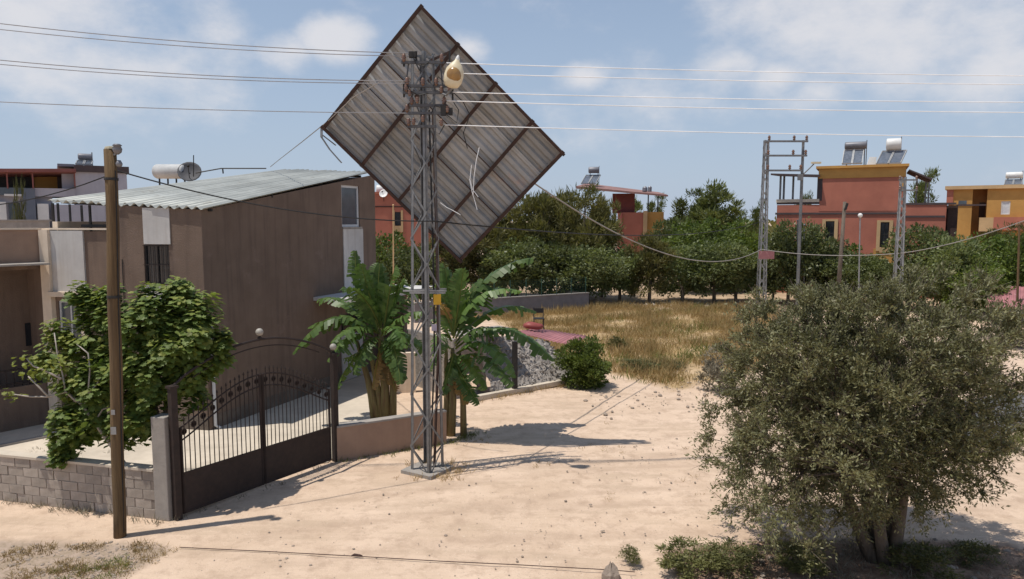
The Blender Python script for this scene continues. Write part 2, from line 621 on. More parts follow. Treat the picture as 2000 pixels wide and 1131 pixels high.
def wave(F0, F1, B0, B1, waves, amp, nseg, thick=.012, profile='sin', lift=0.0):
    """Corrugated sheet between a front edge F0-F1 and a back edge B0-B1; ribs run front to back."""
    F0, F1, B0, B1 = (Vector(q) for q in (F0, F1, B0, B1))
    nrm = (F1 - F0).cross(B0 - F0).normalized()
    if nrm.z < 0:
        nrm = -nrm
    vs, fs = [], []
    if profile == 'sin':
        us = [(i / (waves * 8), amp * math.sin(2 * math.pi * i / 8)) for i in range(waves * 8 + 1)]
    else:
        us = []
        for k in range(waves):
            for (x, h) in ((0, 0), (.55, 0), (.66, 1), (.88, 1)):
                us.append(((k + x) / waves, h * amp))
        us.append((1, 0))
    nu = len(us)
    for j in range(nseg + 1):
        v = j / nseg
        for (u, h) in us:
            q = F0.lerp(F1, u).lerp(B0.lerp(B1, u), v)
            vs.append(q + nrm * (h + lift))
    for j in range(nseg):
        for i in range(nu - 1):
            a = j * nu + i
            fs.append((a, a + 1, a + nu + 1, a + nu))
    mb = MB()
    mb.add(vs, fs)
    n0 = len(vs)
    mb.add([Vector(q) - nrm * thick for q in vs], [tuple(reversed(f)) for f in fs])
    for j in (0, nseg):
        for i in range(nu - 1):
            a = j * nu + i
            mb.f.append((a, a + 1, a + 1 + n0, a + n0) if j else (a + n0, a + 1 + n0, a + 1, a))
    for j in range(nseg):
        for i in (0, nu - 1):
            a = j * nu + i
            mb.f.append((a, a + nu, a + nu + n0, a + n0))
    return mb


# ------------------------------------------------------------------ foliage helpers
def leaf_mesh(name, base, ax, nrm, Ln, Wd, fold=.15, bend=0.0):
    """One rhombic leaf per row: numpy arrays base, axis, normal (n,3), length, width (n,)."""
    n = len(base)
    ax = ax / (np.linalg.norm(ax, axis=1, keepdims=True) + 1e-9)
    side = np.cross(ax, nrm)
    side /= (np.linalg.norm(side, axis=1, keepdims=True) + 1e-9)
    up = np.cross(side, ax)
    L_, W_ = Ln[:, None], Wd[:, None]
    v = np.empty((n, 4, 3))
    v[:, 0] = base
    v[:, 1] = base + ax * L_ * .45 + side * W_ * .5 + up * W_ * fold
    v[:, 2] = base + ax * L_ - up * L_ * bend
    v[:, 3] = base + ax * L_ * .45 - side * W_ * .5 + up * W_ * fold
    me = bpy.data.meshes.new(name)
    me.vertices.add(n * 4)
    me.vertices.foreach_set('co', v.reshape(-1).astype(np.float32))
    me.loops.add(n * 4)
    me.polygons.add(n)
    me.loops.foreach_set('vertex_index', np.arange(n * 4, dtype=np.int32))
    me.polygons.foreach_set('loop_start', np.arange(0, n * 4, 4, dtype=np.int32))
    me.update(calc_edges=True)
    return me


def unit(n, rng):
    v = rng.normal(size=(n, 3))
    return v / np.linalg.norm(v, axis=1, keepdims=True)


def lumpy_clusters(n, R, c, rng, rmin=.35, lump=.25, flat_bottom=0.0):
    d = unit(n, rng)
    if flat_bottom:
        d[:, 2] = np.where(d[:, 2] < -flat_bottom, -flat_bottom * rng.random(n), d[:, 2])
    k = unit(6, rng)
    ph = rng.random(6) * 6.28
    l_ = 1 + lump * np.mean([np.sin(3.2 * (d @ k[i]) + ph[i]) for i in range(6)], axis=0) * 2
    r = rmin + (1 - rmin) * rng.random(n) ** .6
    return d * (r * l_)[:, None] * np.array(R) + np.array(c), d


def crown_mesh(name, seed, n_cl, per, R, c, cl_r, Ln, Wd, up=.3, droop=0., rmin=.35, lump=.25, flat_bottom=0., tuft=False):
    rng = np.random.default_rng(seed)
    cl, d = lumpy_clusters(n_cl, R, c, rng, rmin, lump, flat_bottom)
    n = n_cl * per
    idx = np.repeat(np.arange(n_cl), per)
    csz = cl_r * (.6 + .8 * rng.random(n_cl))
    off = rng.normal(size=(n, 3))
    off /= np.linalg.norm(off, axis=1, keepdims=True)
    rad = rng.random(n) ** (.5 if not tuft else 1.2)
    base = cl[idx] + off * (rad * csz[idx])[:, None] * np.array((1, 1, .75))
    ax = off * .9 + d[idx] * .35 + rng.normal(size=(n, 3)) * .5
    ax[:, 2] += up - droop
    nrm = rng.normal(size=(n, 3)) * .8 + off * .7
    nrm[:, 2] += .6
    ln = Ln * (.6 + .8 * rng.random(n))
    return leaf_mesh(name, base, ax, nrm, ln, Wd * (.7 + .6 * rng.random(n)) * ln / Ln), cl


def limbs(mb, base, cl, r0, n, rng, start=.5, top=None):
    """Limbs from the trunk towards some cluster centres."""
    base = Vector(base)
    pick = rng.choice(len(cl), size=min(n, len(cl)), replace=False)
    for i in pick:
        e = Vector(cl[i])
        st = base.lerp(Vector((base.x, base.y, top)), start * (.6 + .6 * rng.random())) if top else base
        mid = st.lerp(e, .5) + Vector(rng.normal(size=3)) * .12 * (e - st).length
        mid.z += .1 * (e - st).length
        mb.tube([st, st.lerp(mid, .6) + Vector((0, 0, .02)), mid, e], [r0, r0 * .8, r0 * .55, r0 * .2], 5)
    return mb


# ================================================================== SETTING: the ground
def spaced(lo, hi, step, far0, far1):
    a = np.arange(lo, hi + .001, step)
    g = [hi]
    s = step
    while g[-1] < far1:
        s *= 1.35
        g.append(g[-1] + s)
    h = [lo]
    s = step
    while h[-1] > far0:
        s *= 1.35
        h.append(h[-1] - s)
    return np.array(h[:0:-1] + list(a) + g[1:])


def convex_mask(X, Y, poly, soft):
    m = np.full(X.shape, 1e9)
    n = len(poly)
    cx, cy = np.mean([p[0] for p in poly]), np.mean([p[1] for p in poly])
    for i in range(n):
        a, b = poly[i], poly[(i + 1) % n]
        nx, ny = -(b[1] - a[1]), b[0] - a[0]
        l_ = math.hypot(nx, ny)
        if (cx - a[0]) * nx + (cy - a[1]) * ny < 0:
            nx, ny = -nx, -ny
        m = np.minimum(m, ((X - a[0]) * nx + (Y - a[1]) * ny) / l_)
    return np.clip(m / soft + .5, 0, 1)


def gxy(*pts):
    return [tuple(G(*p)[:2]) for p in pts]


FIELD = gxy((925, 655), (940, 622), (1160, 597), (1500, 597), (1560, 640), (1470, 725), (1330, 758), (1185, 758), (1090, 700))
LITTER = gxy((1300, 1075), (1500, 1050), (1960, 1060), (2080, 1100), (2000, 1180), (1330, 1180))
ROUGH = gxy((-150, 1058), (250, 1058), (330, 1075), (210, 1150), (-100, 1200))
ORCHARD = gxy((940, 606), (2300, 606), (2600, 520), (700, 520))
xs = spaced(-24, 30, .22, -4000, 4000)
ys = spaced(4, 56, .22, -300, 5000)
X, Y = np.meshgrid(xs, ys)
rng = np.random.default_rng(3)


def lowfreq(X, Y, lam, seed):
    r = np.random.default_rng(seed)
    z = 0
    for i in range(7):
        a = r.random() * 6.28
        k = 6.28 / (lam * (.6 + .9 * r.random()))
        z = z + np.sin(k * (X * math.cos(a) + Y * math.sin(a)) + r.random() * 6.28)
    return z / 7


near = np.clip(1 - (np.hypot(X, Y - 20) - 25) / 30, 0, 1)
Z = near * (.05 * lowfreq(X, Y, 5, 1) + .022 * lowfreq(X, Y, 1.4, 2) + .010 * lowfreq(X, Y, .7, 9))
mf = convex_mask(X, Y, FIELD, 2.2)
ml = convex_mask(X, Y, LITTER, 1.0)
mr_ = convex_mask(X, Y, ROUGH, .8)
mo = convex_mask(X, Y, ORCHARD, 3.0)
Z += mf * .05 * lowfreq(X, Y, 1.1, 5) + ml * .05 * lowfreq(X, Y, .9, 6)
Z -= Z.max() * 0 + .02
for (p, rad) in ((G(835, 918), 1.2), (G(402, 850), 9), (G(150, 950), 5)):          # level by the footings
    k = np.clip((np.hypot(X - p.x, Y - p.y) - rad) / 2, 0, 1)
    Z = Z * k
rut = np.zeros_like(X)
for (y0, amp, lam, ph, off) in ((14.9, .35, 13, .6, 0), (14.9, .35, 13, .6, 1.45), (12.9, .5, 17, 2.0, 0), (12.9, .5, 17, 2.0, 1.45), (17.6, .4, 15, 4.0, 0)):
    yc = y0 + off + amp * np.sin(X / lam * 6.28 + ph) + .22 * (X - 1)
    rut = np.maximum(rut, np.exp(-((Y - yc) / .16) ** 2) * np.clip((X + 5.5) / 2, 0, 1) * (.6 + .4 * lowfreq(X, Y, 2.5, int(y0 * 10))))
Z -= .05 * rut * near
ny_, nx_ = X.shape
me = bpy.data.meshes.new('ground')
co = np.stack([X, Y, Z], -1).reshape(-1, 3)
ii = np.arange(nx_ * ny_).reshape(ny_, nx_)
fa = np.stack([ii[:-1, :-1], ii[:-1, 1:], ii[1:, 1:], ii[1:, :-1]], -1).reshape(-1, 4)
me.vertices.add(len(co))
me.vertices.foreach_set('co', co.reshape(-1).astype(np.float32))
me.loops.add(fa.size)
me.polygons.add(len(fa))
me.loops.foreach_set('vertex_index', fa.reshape(-1).astype(np.int32))
me.polygons.foreach_set('loop_start', np.arange(0, fa.size, 4, dtype=np.int32))
me.update(calc_edges=True)
at = me.attributes.new('soil', 'FLOAT_COLOR', 'POINT')
at.data.foreach_set('color', np.stack([mf, ml, mr_, mo], -1).reshape(-1).astype(np.float32))


at2 = me.attributes.new('rut', 'FLOAT', 'POINT')
at2.data.foreach_set('value', rut.reshape(-1).astype(np.float32))


def ground_material():
    m = bpy.data.materials.new('sandy_ground')
    m.use_nodes = True
    t = m.node_tree
    n, l = t.nodes.new, t.links.new
    bs = t.nodes['Principled BSDF']
    bs.inputs['Roughness'].default_value = .95
    bs.inputs['Specular IOR Level'].default_value = .15
    c = n('ShaderNodeTexCoord')

    def noise(sc, det=7, ro=.62, st=(1, 1, 1)):
        mp = n('ShaderNodeMapping')
        mp.inputs['Scale'].default_value = st
        l(c.outputs['Object'], mp.inputs[0])
        q = n('ShaderNodeTexNoise')
        q.inputs['Scale'].default_value = sc
        q.inputs['Detail'].default_value = det
        q.inputs['Roughness'].default_value = ro
        l(mp.outputs[0], q.inputs[0])
        return q.outputs[0]

    def ramp(src, lo, hi_):
        q = n('ShaderNodeMapRange')
        q.inputs[1].default_value = lo
        q.inputs[2].default_value = hi_
        l(src, q.inputs[0])
        return q.outputs[0]

    def mix(f, a, b):
        q = n('ShaderNodeMix')
        q.data_type = 'RGBA'
        for i, v in ((0, f), (6, a), (7, b)):
            if isinstance(v, tuple):
                q.inputs[i].default_value = (*v, 1)
            elif isinstance(v, (int, float)):
                q.inputs[i].default_value = v
            else:
                l(v, q.inputs[i])
        return q.outputs[2]

    def mul(a, b):
        q = n('ShaderNodeMath')
        q.operation = 'MULTIPLY'
        for i, v in enumerate((a, b)):
            if isinstance(v, (int, float)):
                q.inputs[i].default_value = v
            else:
                l(v, q.inputs[i])
        return q.outputs[0]

    def addn(a, b):
        q = n('ShaderNodeMath')
        q.operation = 'ADD'
        l(a, q.inputs[0])
        l(b, q.inputs[1])
        return q.outputs[0]
    col = mix(ramp(noise(.5, 8, .65), .36, .64), (.66, .50, .375), (.56, .415, .30))
    col = mix(mul(ramp(noise(2.2, 9, .72), .48, .64), .85), col, (.45, .325, .235))
    col = mix(mul(ramp(noise(.9, 7, .65, (.35, 2.2, 1)), .50, .64), .65), col, (.47, .35, .25))   # dragged tracks along the lane
    col = mix(mul(ramp(noise(26, 3, .6), .62, .70), .55), col, (.30, .235, .18))
    col = mix(mul(ramp(noise(17, 3, .6), .64, .70), .5), col, (.74, .62, .50))
    ru = n('ShaderNodeAttribute')
    ru.attribute_name = 'rut'
    col = mix(mul(mul(ru.outputs['Fac'], ramp(noise(3.5, 6, .7), .25, .5)), .85), col, (.43, .31, .225))
    a = n('ShaderNodeAttribute')
    a.attribute_name = 'soil'
    sp = n('ShaderNodeSeparateColor')
    l(a.outputs['Color'], sp.inputs[0])
    brk = noise(.8, 8, .7)

    def edge(ch):
        return ramp(addn(ch, brk), .85, 1.15)
    field = mix(ramp(noise(.45, 7, .7), .40, .58), (.36, .245, .115), (.50, .36, .22))
    field = mix(ramp(noise(3.0, 6, .7), .5, .66), field, (.25, .18, .085))
    col = mix(edge(sp.outputs[0]), col, field)
    lit = mix(ramp(noise(3.5, 8, .75), .42, .60), (.20, .125, .085), (.40, .27, .19))
    col = mix(edge(sp.outputs[1]), col, lit)
    rough = mix(ramp(noise(5, 8, .75), .42, .6), (.42, .32, .25), (.30, .23, .16))
    col = mix(edge(sp.outputs[2]), col, rough)
    orc = mix(ramp(noise(.6, 6, .7), .4, .6), (.33, .235, .15), (.50, .37, .25))
    col = mix(edge(a.outputs['Alpha']), col, orc)
    l(col, bs.inputs['Base Color'])
    bp = n('ShaderNodeBump')
    bp.inputs['Strength'].default_value = .55
    bp.inputs['Distance'].default_value = .05
    l(addn(mul(noise(9, 10, .75), .7), mul(noise(40, 4, .7), .3)), bp.inputs['Height'])
    l(bp.outputs[0], bs.inputs['Normal'])
    return m


ground = link('ground', me, ground_material(), None, True, 'structure')


def sheet(name, pts, z, m, th=.0):
    mb = MB()
    if th:
        mb.prism([(x, y, z - th) for x, y in pts], [(x, y, z) for x, y in pts])
    else:
        mb.add([(x, y, z) for x, y in pts], [tuple(range(len(pts)))])
    return mb.build(name, m, kind='structure')


# asphalt road end at the right behind the olive tree
sheet('road', gxy((1850, 855), (1868, 788), (1960, 772), (2300, 760), (2300, 842), (1985, 842), (1905, 872)), .055, M_ASPH, .3)

# ================================================================== THE BROWN HOUSE
D0 = 20.0
gc = P(402, 640, D0)
gb = P(735, 540, 28.5)
A = Vector((gb.x - gc.x, gb.y - gc.y, 0))
SL = A.length
FS = Fac(gc, A)                              # side wall, t runs from the front corner to the back corner
FF = Fac(gc, (.985, -.17))                   # front wall, t negative to the left of the corner
ZF, ZB = P(400, 408, D0).z - .04, P(735, 338, 28.5).z - .06
house = thing('brown_house', 'brown rendered two storey house with sloping corrugated metal roof beside the gate', 'house', (gc.x, gc.y, 0))
win_side = FS.rect(667, 349, 702, 443)
win_side = (win_side[0], win_side[1], win_side[2], min(win_side[3], ZF + (ZB - ZF) * win_side[0] / SL - .12))
holed_wall(FS, 0, SL, 0, lambda t: ZF + (ZB - ZF) * t / SL, [win_side]).build('side_wall', M_BROWN, house)
tU = FF.hit(214, 430)[0]                    # left end of the upper storey
tL = FF.hit(93, 500)[0]                     # left end of the front wall
win_f = FF.rect(282, 478, 331, 556)
win_l = FF.rect(116, 588, 160, 690)
zE = ZF + .02
RFL, RFR, RBR, RBL = P(94, 392, 20.82), P(398, 408, 19.9), P(720, 337, 28.4), P(556, 332, 29.8)
ZT = FF.hit(160, 452)[1]                    # terrace parapet height
holed_wall(FF, tU, 0, 0, lambda t: zE + (RFL.z - RFR.z + .02) * (-t) / 5.35, [win_f]).build('front_wall', M_BROWN, house)
holed_wall(FF, tL, tU, 0, ZT, [win_l]).build('terrace_front_wall', M_BROWN, house)
core = MB()
Q = [FF.pt(tU, 0, -.25), FF.pt(-.22, 0, -.25), FS.pt(SL - .02, 0, -.25), FS.pt(SL, 0, -.25) + FF.d * tU]
Qt = [v.copy() for v in Q]
Qt[0].z, Qt[1].z = zE - .1, zE - .1
Qt[2].z, Qt[3].z = ZB - .1, ZB - .1
core.prism(Q, Qt)
Q2 = [FF.pt(tL, 0, -.25), FF.pt(tU - .02, 0, -.25), FF.pt(tU - .02, 0, -7), FF.pt(tL, 0, -7)]
core.prism(Q2, [v + Vector((0, 0, ZT - .85)) for v in Q2])
core.build('inner_walls', M_BROWN, house)
window(FF, win_f, house, M_DARK, M_GLASS, mull=1, bars=6)
window(FF, win_l, house, M_VINYL, M_GLASSG, mull=1)
window(FS, win_side, house, M_VINYL, M_GLASSG, fw=.085, mull=0)
mb = MB()
FS.box(mb, win_side[0] - .03, win_side[1] + .08, win_side[2] - .07, win_side[2] - .002, -.1, .06)
mb.build('window_sill', M_CONC, house)
MB().tube([FS.pt(.14, 3.3, .07), FS.pt(.14, .15, .07), FS.pt(.22, .06, .16)], .045, 7).build('downpipe', M_VINYL, house)
MB().tube([FF.pt(tU + .35, 4.9, .02), FF.pt(tU + .33, 2.0, .02)], .012, 5).build('wall_cable', M_BLACK, house)
mb = MB()
FS.box(mb, .16, SL - .01, .0, .42, -.05, .018)
mb.build('plinth', mat('stained_plinth', (.20, .165, .135), (.135, .11, .09), 2.5, .95, .5, 20), house)
mb = MB()
FF.box(mb, win_l[1] + .2, -.01, .0, .42, -.05, .018)
mb.build('plinth', mat('stained_plinth', (.20, .165, .135)), house)
# white rendered stripes
mb = MB()
FF.pbox(mb, 279, 406, 331, 477, -.05, .03)
mb.build('white_stripe', M_WHITE, house)
a, b, c, d = win_f
mb = MB()
FF.box(mb, a, b, c - .95, c - .01, -.05, .028)
mb.build('white_stripe', M_WHITE, house)
mb = MB()
t0, t1, z0, z1 = FS.rect(671, 450, 709, 596)
FS.box(mb, t0, t1, z0, win_side[2] - .08, -.05, .035)
mb.build('white_stripe', M_WHITE, house)
mb = MB()
t0, t1, z0, z1 = FF.rect(104, 453, 167, 570)
FF.box(mb, t0, t1, z0, ZT + .02, -.05, .06)
mb.build('white_panel', M_WHITE, house)
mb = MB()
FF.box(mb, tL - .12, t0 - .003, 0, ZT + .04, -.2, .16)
mb.build('sunlit_strip', M_CREAM, house)  # cream stands in for sunlight on the left edge of the white panel
mb = MB()
FF.box(mb, tL + .1, t1 + .02, z0 - .13, z0 + .01, -.05, .22)
mb.build('window_ledge', M_CREAM, house)
mb = MB()
FF.box(mb, win_l[1] + .01, win_l[1] + .16, .2, z0 - .14, -.05, .05)
mb.build('window_jamb', M_CREAM, house)
# parapet coping and the small white wall on the terrace
mb = MB()
FF.box(mb, tL - .1, tU - .01, ZT + .045, ZT + .09, -.28, .06)
mb.build('parapet_coping', M_CREAM, house)
mb = MB()
FF.box(mb, tL + .25, tU - .03, ZT - .9, ZT + .33, -4.2, -4.0)
FF.box(mb, tL - .05, tL + .12, ZT - .9, ZT + .28, -4.2, -.3)
mb.build('terrace_wall', M_CREAM, house)
mb = MB()
FF.box(mb, tL + .9, tU - .1, ZT + .12, ZT + .2, -.5, -.3)
mb.build('terrace_bench', M_DARK, house)
# roof: corrugated sheets side by side over purlins, over the terrace on thin posts
NS = 6
for i in range(NS):
    u0, u1 = i / NS - (.006 if i else 0), (i + 1) / NS
    f0, f1 = RFL.lerp(RFR, u0), RFL.lerp(RFR, u1)
    b0, b1 = RBL.lerp(RBR, u0), RBL.lerp(RBR, u1)
    out_ = (f0 - b0).normalized() * random.uniform(0, .05)
    wave(f0 + out_, f1 + out_, b0, b1, 3, .045, 5, .006, 'sin', .02 * (i % 2)).build('roof_sheet', M_ROOFTOP, house, True)
for k in range(4):
    v = .04 + .3 * k
    a, b = RFL.lerp(RBL, v), RFR.lerp(RBR, v)
    MB().bar(a - Vector((0, 0, .09)), b - Vector((.03, 0, .09)), .06, .08).build('purlin', M_DARK, house)
for (px, y0, dpt) in ((104, 398, .35), (114, 398, 2.4), (176, 402, .35), (160, 402, 2.6), (137, 400, 4.2)):
    t = FF.hit(px, 420, -dpt)[0]
    top = FF.hit(px, y0, -dpt)[1] + .02
    MB().bar(FF.pt(t, ZT - .85, -dpt), FF.pt(t, top, -dpt), .055).build('terrace_post', M_DARK, house)
mb = MB()
for (p0, p1) in (((530, 318, 28.9), (556, 331, 29.4)),):
    pass
# side entrance: canopy, dark porch, door and small grilled window
zc = FS.hit(640, 582, .6)[1]
tc0 = FS.hit(618, 592, .05)[0]
mb = MB()
FS.box(mb, tc0 - .1, SL + 1.2, zc - .12, zc, .004, 2.0)
mb.build('porch_canopy', M_WHITE, house)
mb = MB()
FS.box(mb, SL + .02, SL + .3, 0, zc - .125, -.3, 1.2)
mb.build('porch_wall', M_BROWN, house)
t0, t1, z0, z1 = FS.rect(668, 702, 708, 790)
mb = MB()
FS.box(mb, t0, t1, .05, 1.75, .004, .05)
dr = mb.build('side_door', M_WHITE, house)
MB().box(FS.pt(t1 - .12, 1.0, .08), (.03, .03, .14)).build('handle', M_DARK, dr)
window(FS, (t0 + .05, t1 - .05, 1.85, 2.5), house, M_DARK, M_GLASS, off=.06, mull=1, bars=5)
# left wing: balcony with parapet, awning and railing
p0 = P(-120, 640, 19.3)
p1 = FF.pt(tL - .14, 0, .05)
FWD = Vector((.62, .785, 0))
FW = Fac(p1 - FWD.normalized() * 4.2, FWD)
WL = 4.2
zp = P(45, 449, 20.6).z
za = P(80, 515, 20.8).z
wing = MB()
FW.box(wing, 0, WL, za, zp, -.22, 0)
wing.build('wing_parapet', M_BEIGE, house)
mb = MB()
FW.box(mb, 0, WL, 0, zp - .5, -1.7, -1.3)
FW.box(mb, 0, WL, za - .15, za - .003, -1.3, -.004)
FW.box(mb, 0, WL, 1.0, 1.15, -1.3, -.23)
FW.box(mb, WL + .002, WL + .12, 0, zp - .5, -1.7, -.01)
mb.build('wing_back_wall', M_BROWN, house)
mb = MB()
FW.box(mb, 0, WL, 0, 1.25, -.22, -.002)
mb.build('balcony_front', M_BROWN, house)
mb = MB()
FW.box(mb, 0, WL - .06, za, za + .05, .003, .75)
mb.build('balcony_awning', M_CONC, house)
mb = MB()
FW.box(mb, 0, WL, zp + .003, zp + .05, -.26, .04)
mb.build('parapet_coping', M_CREAM, house)
t0, t1, _, _ = FW.rect(-10, 525, 14, 700)
mb = MB()
FW.box(mb, t0, t1, 1.16, 3.6, -1.299, -1.26)
FW.box(mb, t0 + 1.1, t0 + 1.5, 2.2, 2.9, -1.299, -1.27)
mb.build('balcony_door', M_GLASS, house)
rl = MB()
FW.box(rl, 0, WL, 1.72, 1.76, -.13, -.09)
FW.box(rl, 0, WL, 1.30, 1.33, -.13, -.09)
rail = rl.build('balcony_railing', M_IRON, house)
for i in range(22):
    t = .1 + i * (WL - .2) / 21
    MB().bar(FW.pt(t, 1.252, -.11), FW.pt(t, 1.72, -.11), .016).build('baluster', M_IRON, rail)
# yard paving
pav = [FF.pt(tL - 3.6, 0)[:2], G(-60, 905)[:2], G(330, 938)[:2], G(640, 905)[:2], G(735, 830)[:2], FS.pt(SL, 0, .02)[:2], FF.pt(0, 0, .02)[:2], FF.pt(tL - .1, 0, .02)[:2]]
sheet('patio', [tuple(p) for p in pav], .03, M_PATIO, .25)
mb = MB()
ea, eb = G(0, 872, .035), G(100, 852, .035)
mb.bar(ea - (eb - ea) * 1.0, eb + (eb - ea) * 1.5, .14, .10)
mb.build('path_edging', M_CONC, kind='structure')

# water tank and dish behind the roof
rf = P(340, 352, 28.0)


def cyl_tank(a, b, r, m, name, parent):
    a, b = Vector(a), Vector(b)
    ln = (b - a).length
    mb_ = MB()
    mb_.lathe(a, [(r * .55, -.05), (r * .92, -.02), (r, .03), (r, ln - .03), (r * .92, ln + .02), (r * .55, ln + .05)], 18, b - a)
    return mb_.build(name, m, parent, True)


ta, tb = P(307, 335, 30.0), P(362, 335, 29.6)
tk = thing('water_tank', 'white cylindrical water tank lying behind the sloping metal roof', 'tank', (ta.x, ta.y, ta.z - .5))
cyl_tank(ta, tb, .30, mat('dusty_white_tank', (.58, .58, .57), (.48, .48, .47), 3, .6, .05), 'tank_body', tk)
mb = MB()
for q in (.2, .8):
    c = ta.lerp(tb, q)
    mb.bar(c - Vector((.15, 0, 0)) + Vector((0, 0, -.2)), c + Vector((-.15, 0, -2.0)), .05)
    mb.bar(c + Vector((.15, .1, -.2)), c + Vector((.15, .1, -2.0)), .05)
mb.build('stand', M_DARK, tk)


def dish(name, label, c, r, facing_dir, m, group=None, mast=.6):
    t = thing(name, label, 'satellite dish', c, group)
    f = Vector(facing_dir).normalized()
    mb_ = MB()
    n = 18
    prof = [(.04 * r, -.24 * r), (.5 * r, -.18 * r), (.8 * r, -.085 * r), (r, 0), (r * .985, .012), (.8 * r, -.06 * r), (.5 * r, -.155 * r), (.04 * r, -.21 * r)]
    mb_.lathe(c, prof, n, f)
    mb_.build('reflector', m, t, True)
    arm = MB()
    low_ = Vector(c) + Vector((0, 0, -1)) * r * .8
    arm.tube([low_, Vector(c) + f * r * .9], .02 * r + .006, 5)
    arm.build('feed_arm', M_DARK, t)
    MB().lathe(Vector(c) + f * r * .9, [(.03, -.05), (.055, -.02), (.055, .05), (.03, .07)], 8, f).build('feed_horn', M_DARK, t)
    MB().tube([Vector(c) - f * r * .2, Vector(c) - f * r * .3 - Vector((0, 0, r * .4)), Vector(c) - f * r * .3 - Vector((0, 0, mast))], .03, 6).build('mast', M_DARK, t)
    return t


dish('satellite_dish', 'grey mesh satellite dish behind the roof next to the white water tank', P(370, 335, 29.4), .46, (.25, -.8, .45), M_MESH, mast=1.2)
t = thing('roof_pipe', 'thin dark pipe standing up behind the top edge of the metal roof', 'pipe', P(386, 340, 29.3))
MB().tube([P(382, 338, 29.3), P(432, 329, 29.4), P(520, 329, 29.6)], .025, 5).build('pipe_run', M_DARK, t)
MB().tube([P(435, 329, 29.4), P(436, 339, 29.4)], .03, 5).build('pipe_support', M_DARK, t)
MB().tube([P(378, 345, 29.2), P(378, 303, 29.2)], .02, 5).build('pipe_mast', M_DARK, t)

# ================================================================== BOUNDARY WALLS AND GATE
wl0, wl1 = G(-140, 0 + 1012), Vector((0, 0, 0))
wa = Vector((P(0, 900, 14.9).x, 14.9, 0))
wb = Vector((P(330, 935, 13.86).x, 13.86, 0))
FB = Fac(wa, wb - wa)
WB = (wb - wa).length
bw = thing('block_wall', 'grey concrete block boundary wall along the front of the yard on the left', 'wall', (wa.x, wa.y, 0))
mb = MB()
FB.box(mb, -2.4, WB - .35, -.1, .985, -.19, -.012)
mb.build('mortar_core', M_MORTAR, bw)
blk = {}
for r in range(5):
    x = -2.4 + (-.2 if r % 2 else 0)
    k = 0
    while x < WB - .36:
        l_ = min(.39, WB - .36 - x)
        if x + l_ > -2.4 and l_ > .08:
            key = round(l_, 2)
            if key not in blk:
                m_ = MB()
                m_.box((0, 0, 0), (l_ - .012, .17, .186))
                me_ = bpy.data.meshes.new('block')
                me_.from_pydata(m_.v, [], m_.f)
                me_.materials.append(M_BLOCK)
                blk[key] = me_
            o = bpy.data.objects.new('block', blk[key])
            COL.objects.link(o)
            c = FB.pt(x + l_ / 2, .1 + r * .197, -.088 + random.uniform(-.006, .008))
            o.location = c - Vector((wa.x, wa.y, 0))
            o.rotation_euler = (random.uniform(-.01, .01), random.uniform(-.008, .008), math.atan2(FB.d.y, FB.d.x) + random.uniform(-.008, .008))
            o.parent = bw
        x += .4
mb = MB()
FB.box(mb, -2.4, WB - .36, .99, 1.04, -.22, .03)
mb.build('wall_coping', M_PATIO, bw)
# concrete pillar
mb = MB()
FB.box(mb, WB - .345, WB - .02, 0, 2.12, -.28, .03)
tag(mb.build('gate_pillar', M_CONC, bevel=.015), 'pale concrete pillar between the block wall and the iron gate', 'pillar')

ga, gbp = Vector((wb.x + .12, 13.95, 0)), Vector((P(650, 800, 17.4).x, 17.4, 0))
FG = Fac(ga, gbp - ga)
GL = (gbp - ga).length


def gate_top(t):
    u = t / GL
    return 1.82 + .78 * math.sin(math.pi * min(max(u, 0), 1)) ** 1.25


for (u, lab) in ((0.0, 'tall dark brown gate post beside the concrete pillar under the fig tree'), (1.0, 'tall dark brown gate post beside the low brown wall, lamp on top')):
    t = FG.pt(u * GL + (-.02 if u == 0 else .06), 0)
    po = thing('gate_post', lab, 'gate post', t)
    MB().box(t + Vector((0, 0, 1.35)), (.13, .13, 2.7), math.atan2(FG.d.y, FG.d.x)).build('post_shaft', M_IRON, po)
    MB().box(t + Vector((0, 0, 2.72)), (.18, .18, .05), math.atan2(FG.d.y, FG.d.x)).build('post_cap', M_IRON, po)


def globe_lamp(p, lab, grp):
    t = thing('globe_lamp', lab, 'lamp', p, grp)
    MB().lathe(p, [(.05, 0), (.05, .03), (.025, .04), (.025, .07)], 8).build('lamp_base', M_IRON, t)
    MB().lathe(p + Vector((0, 0, .145)), [(.085 * math.sin(math.pi * k / 8), -.085 * math.cos(math.pi * k / 8)) for k in range(9)], 12).build('globe', mat('dusty_globe', (.42, .39, .34), (.36, .33, .29), 6, .5, 0), t, True)


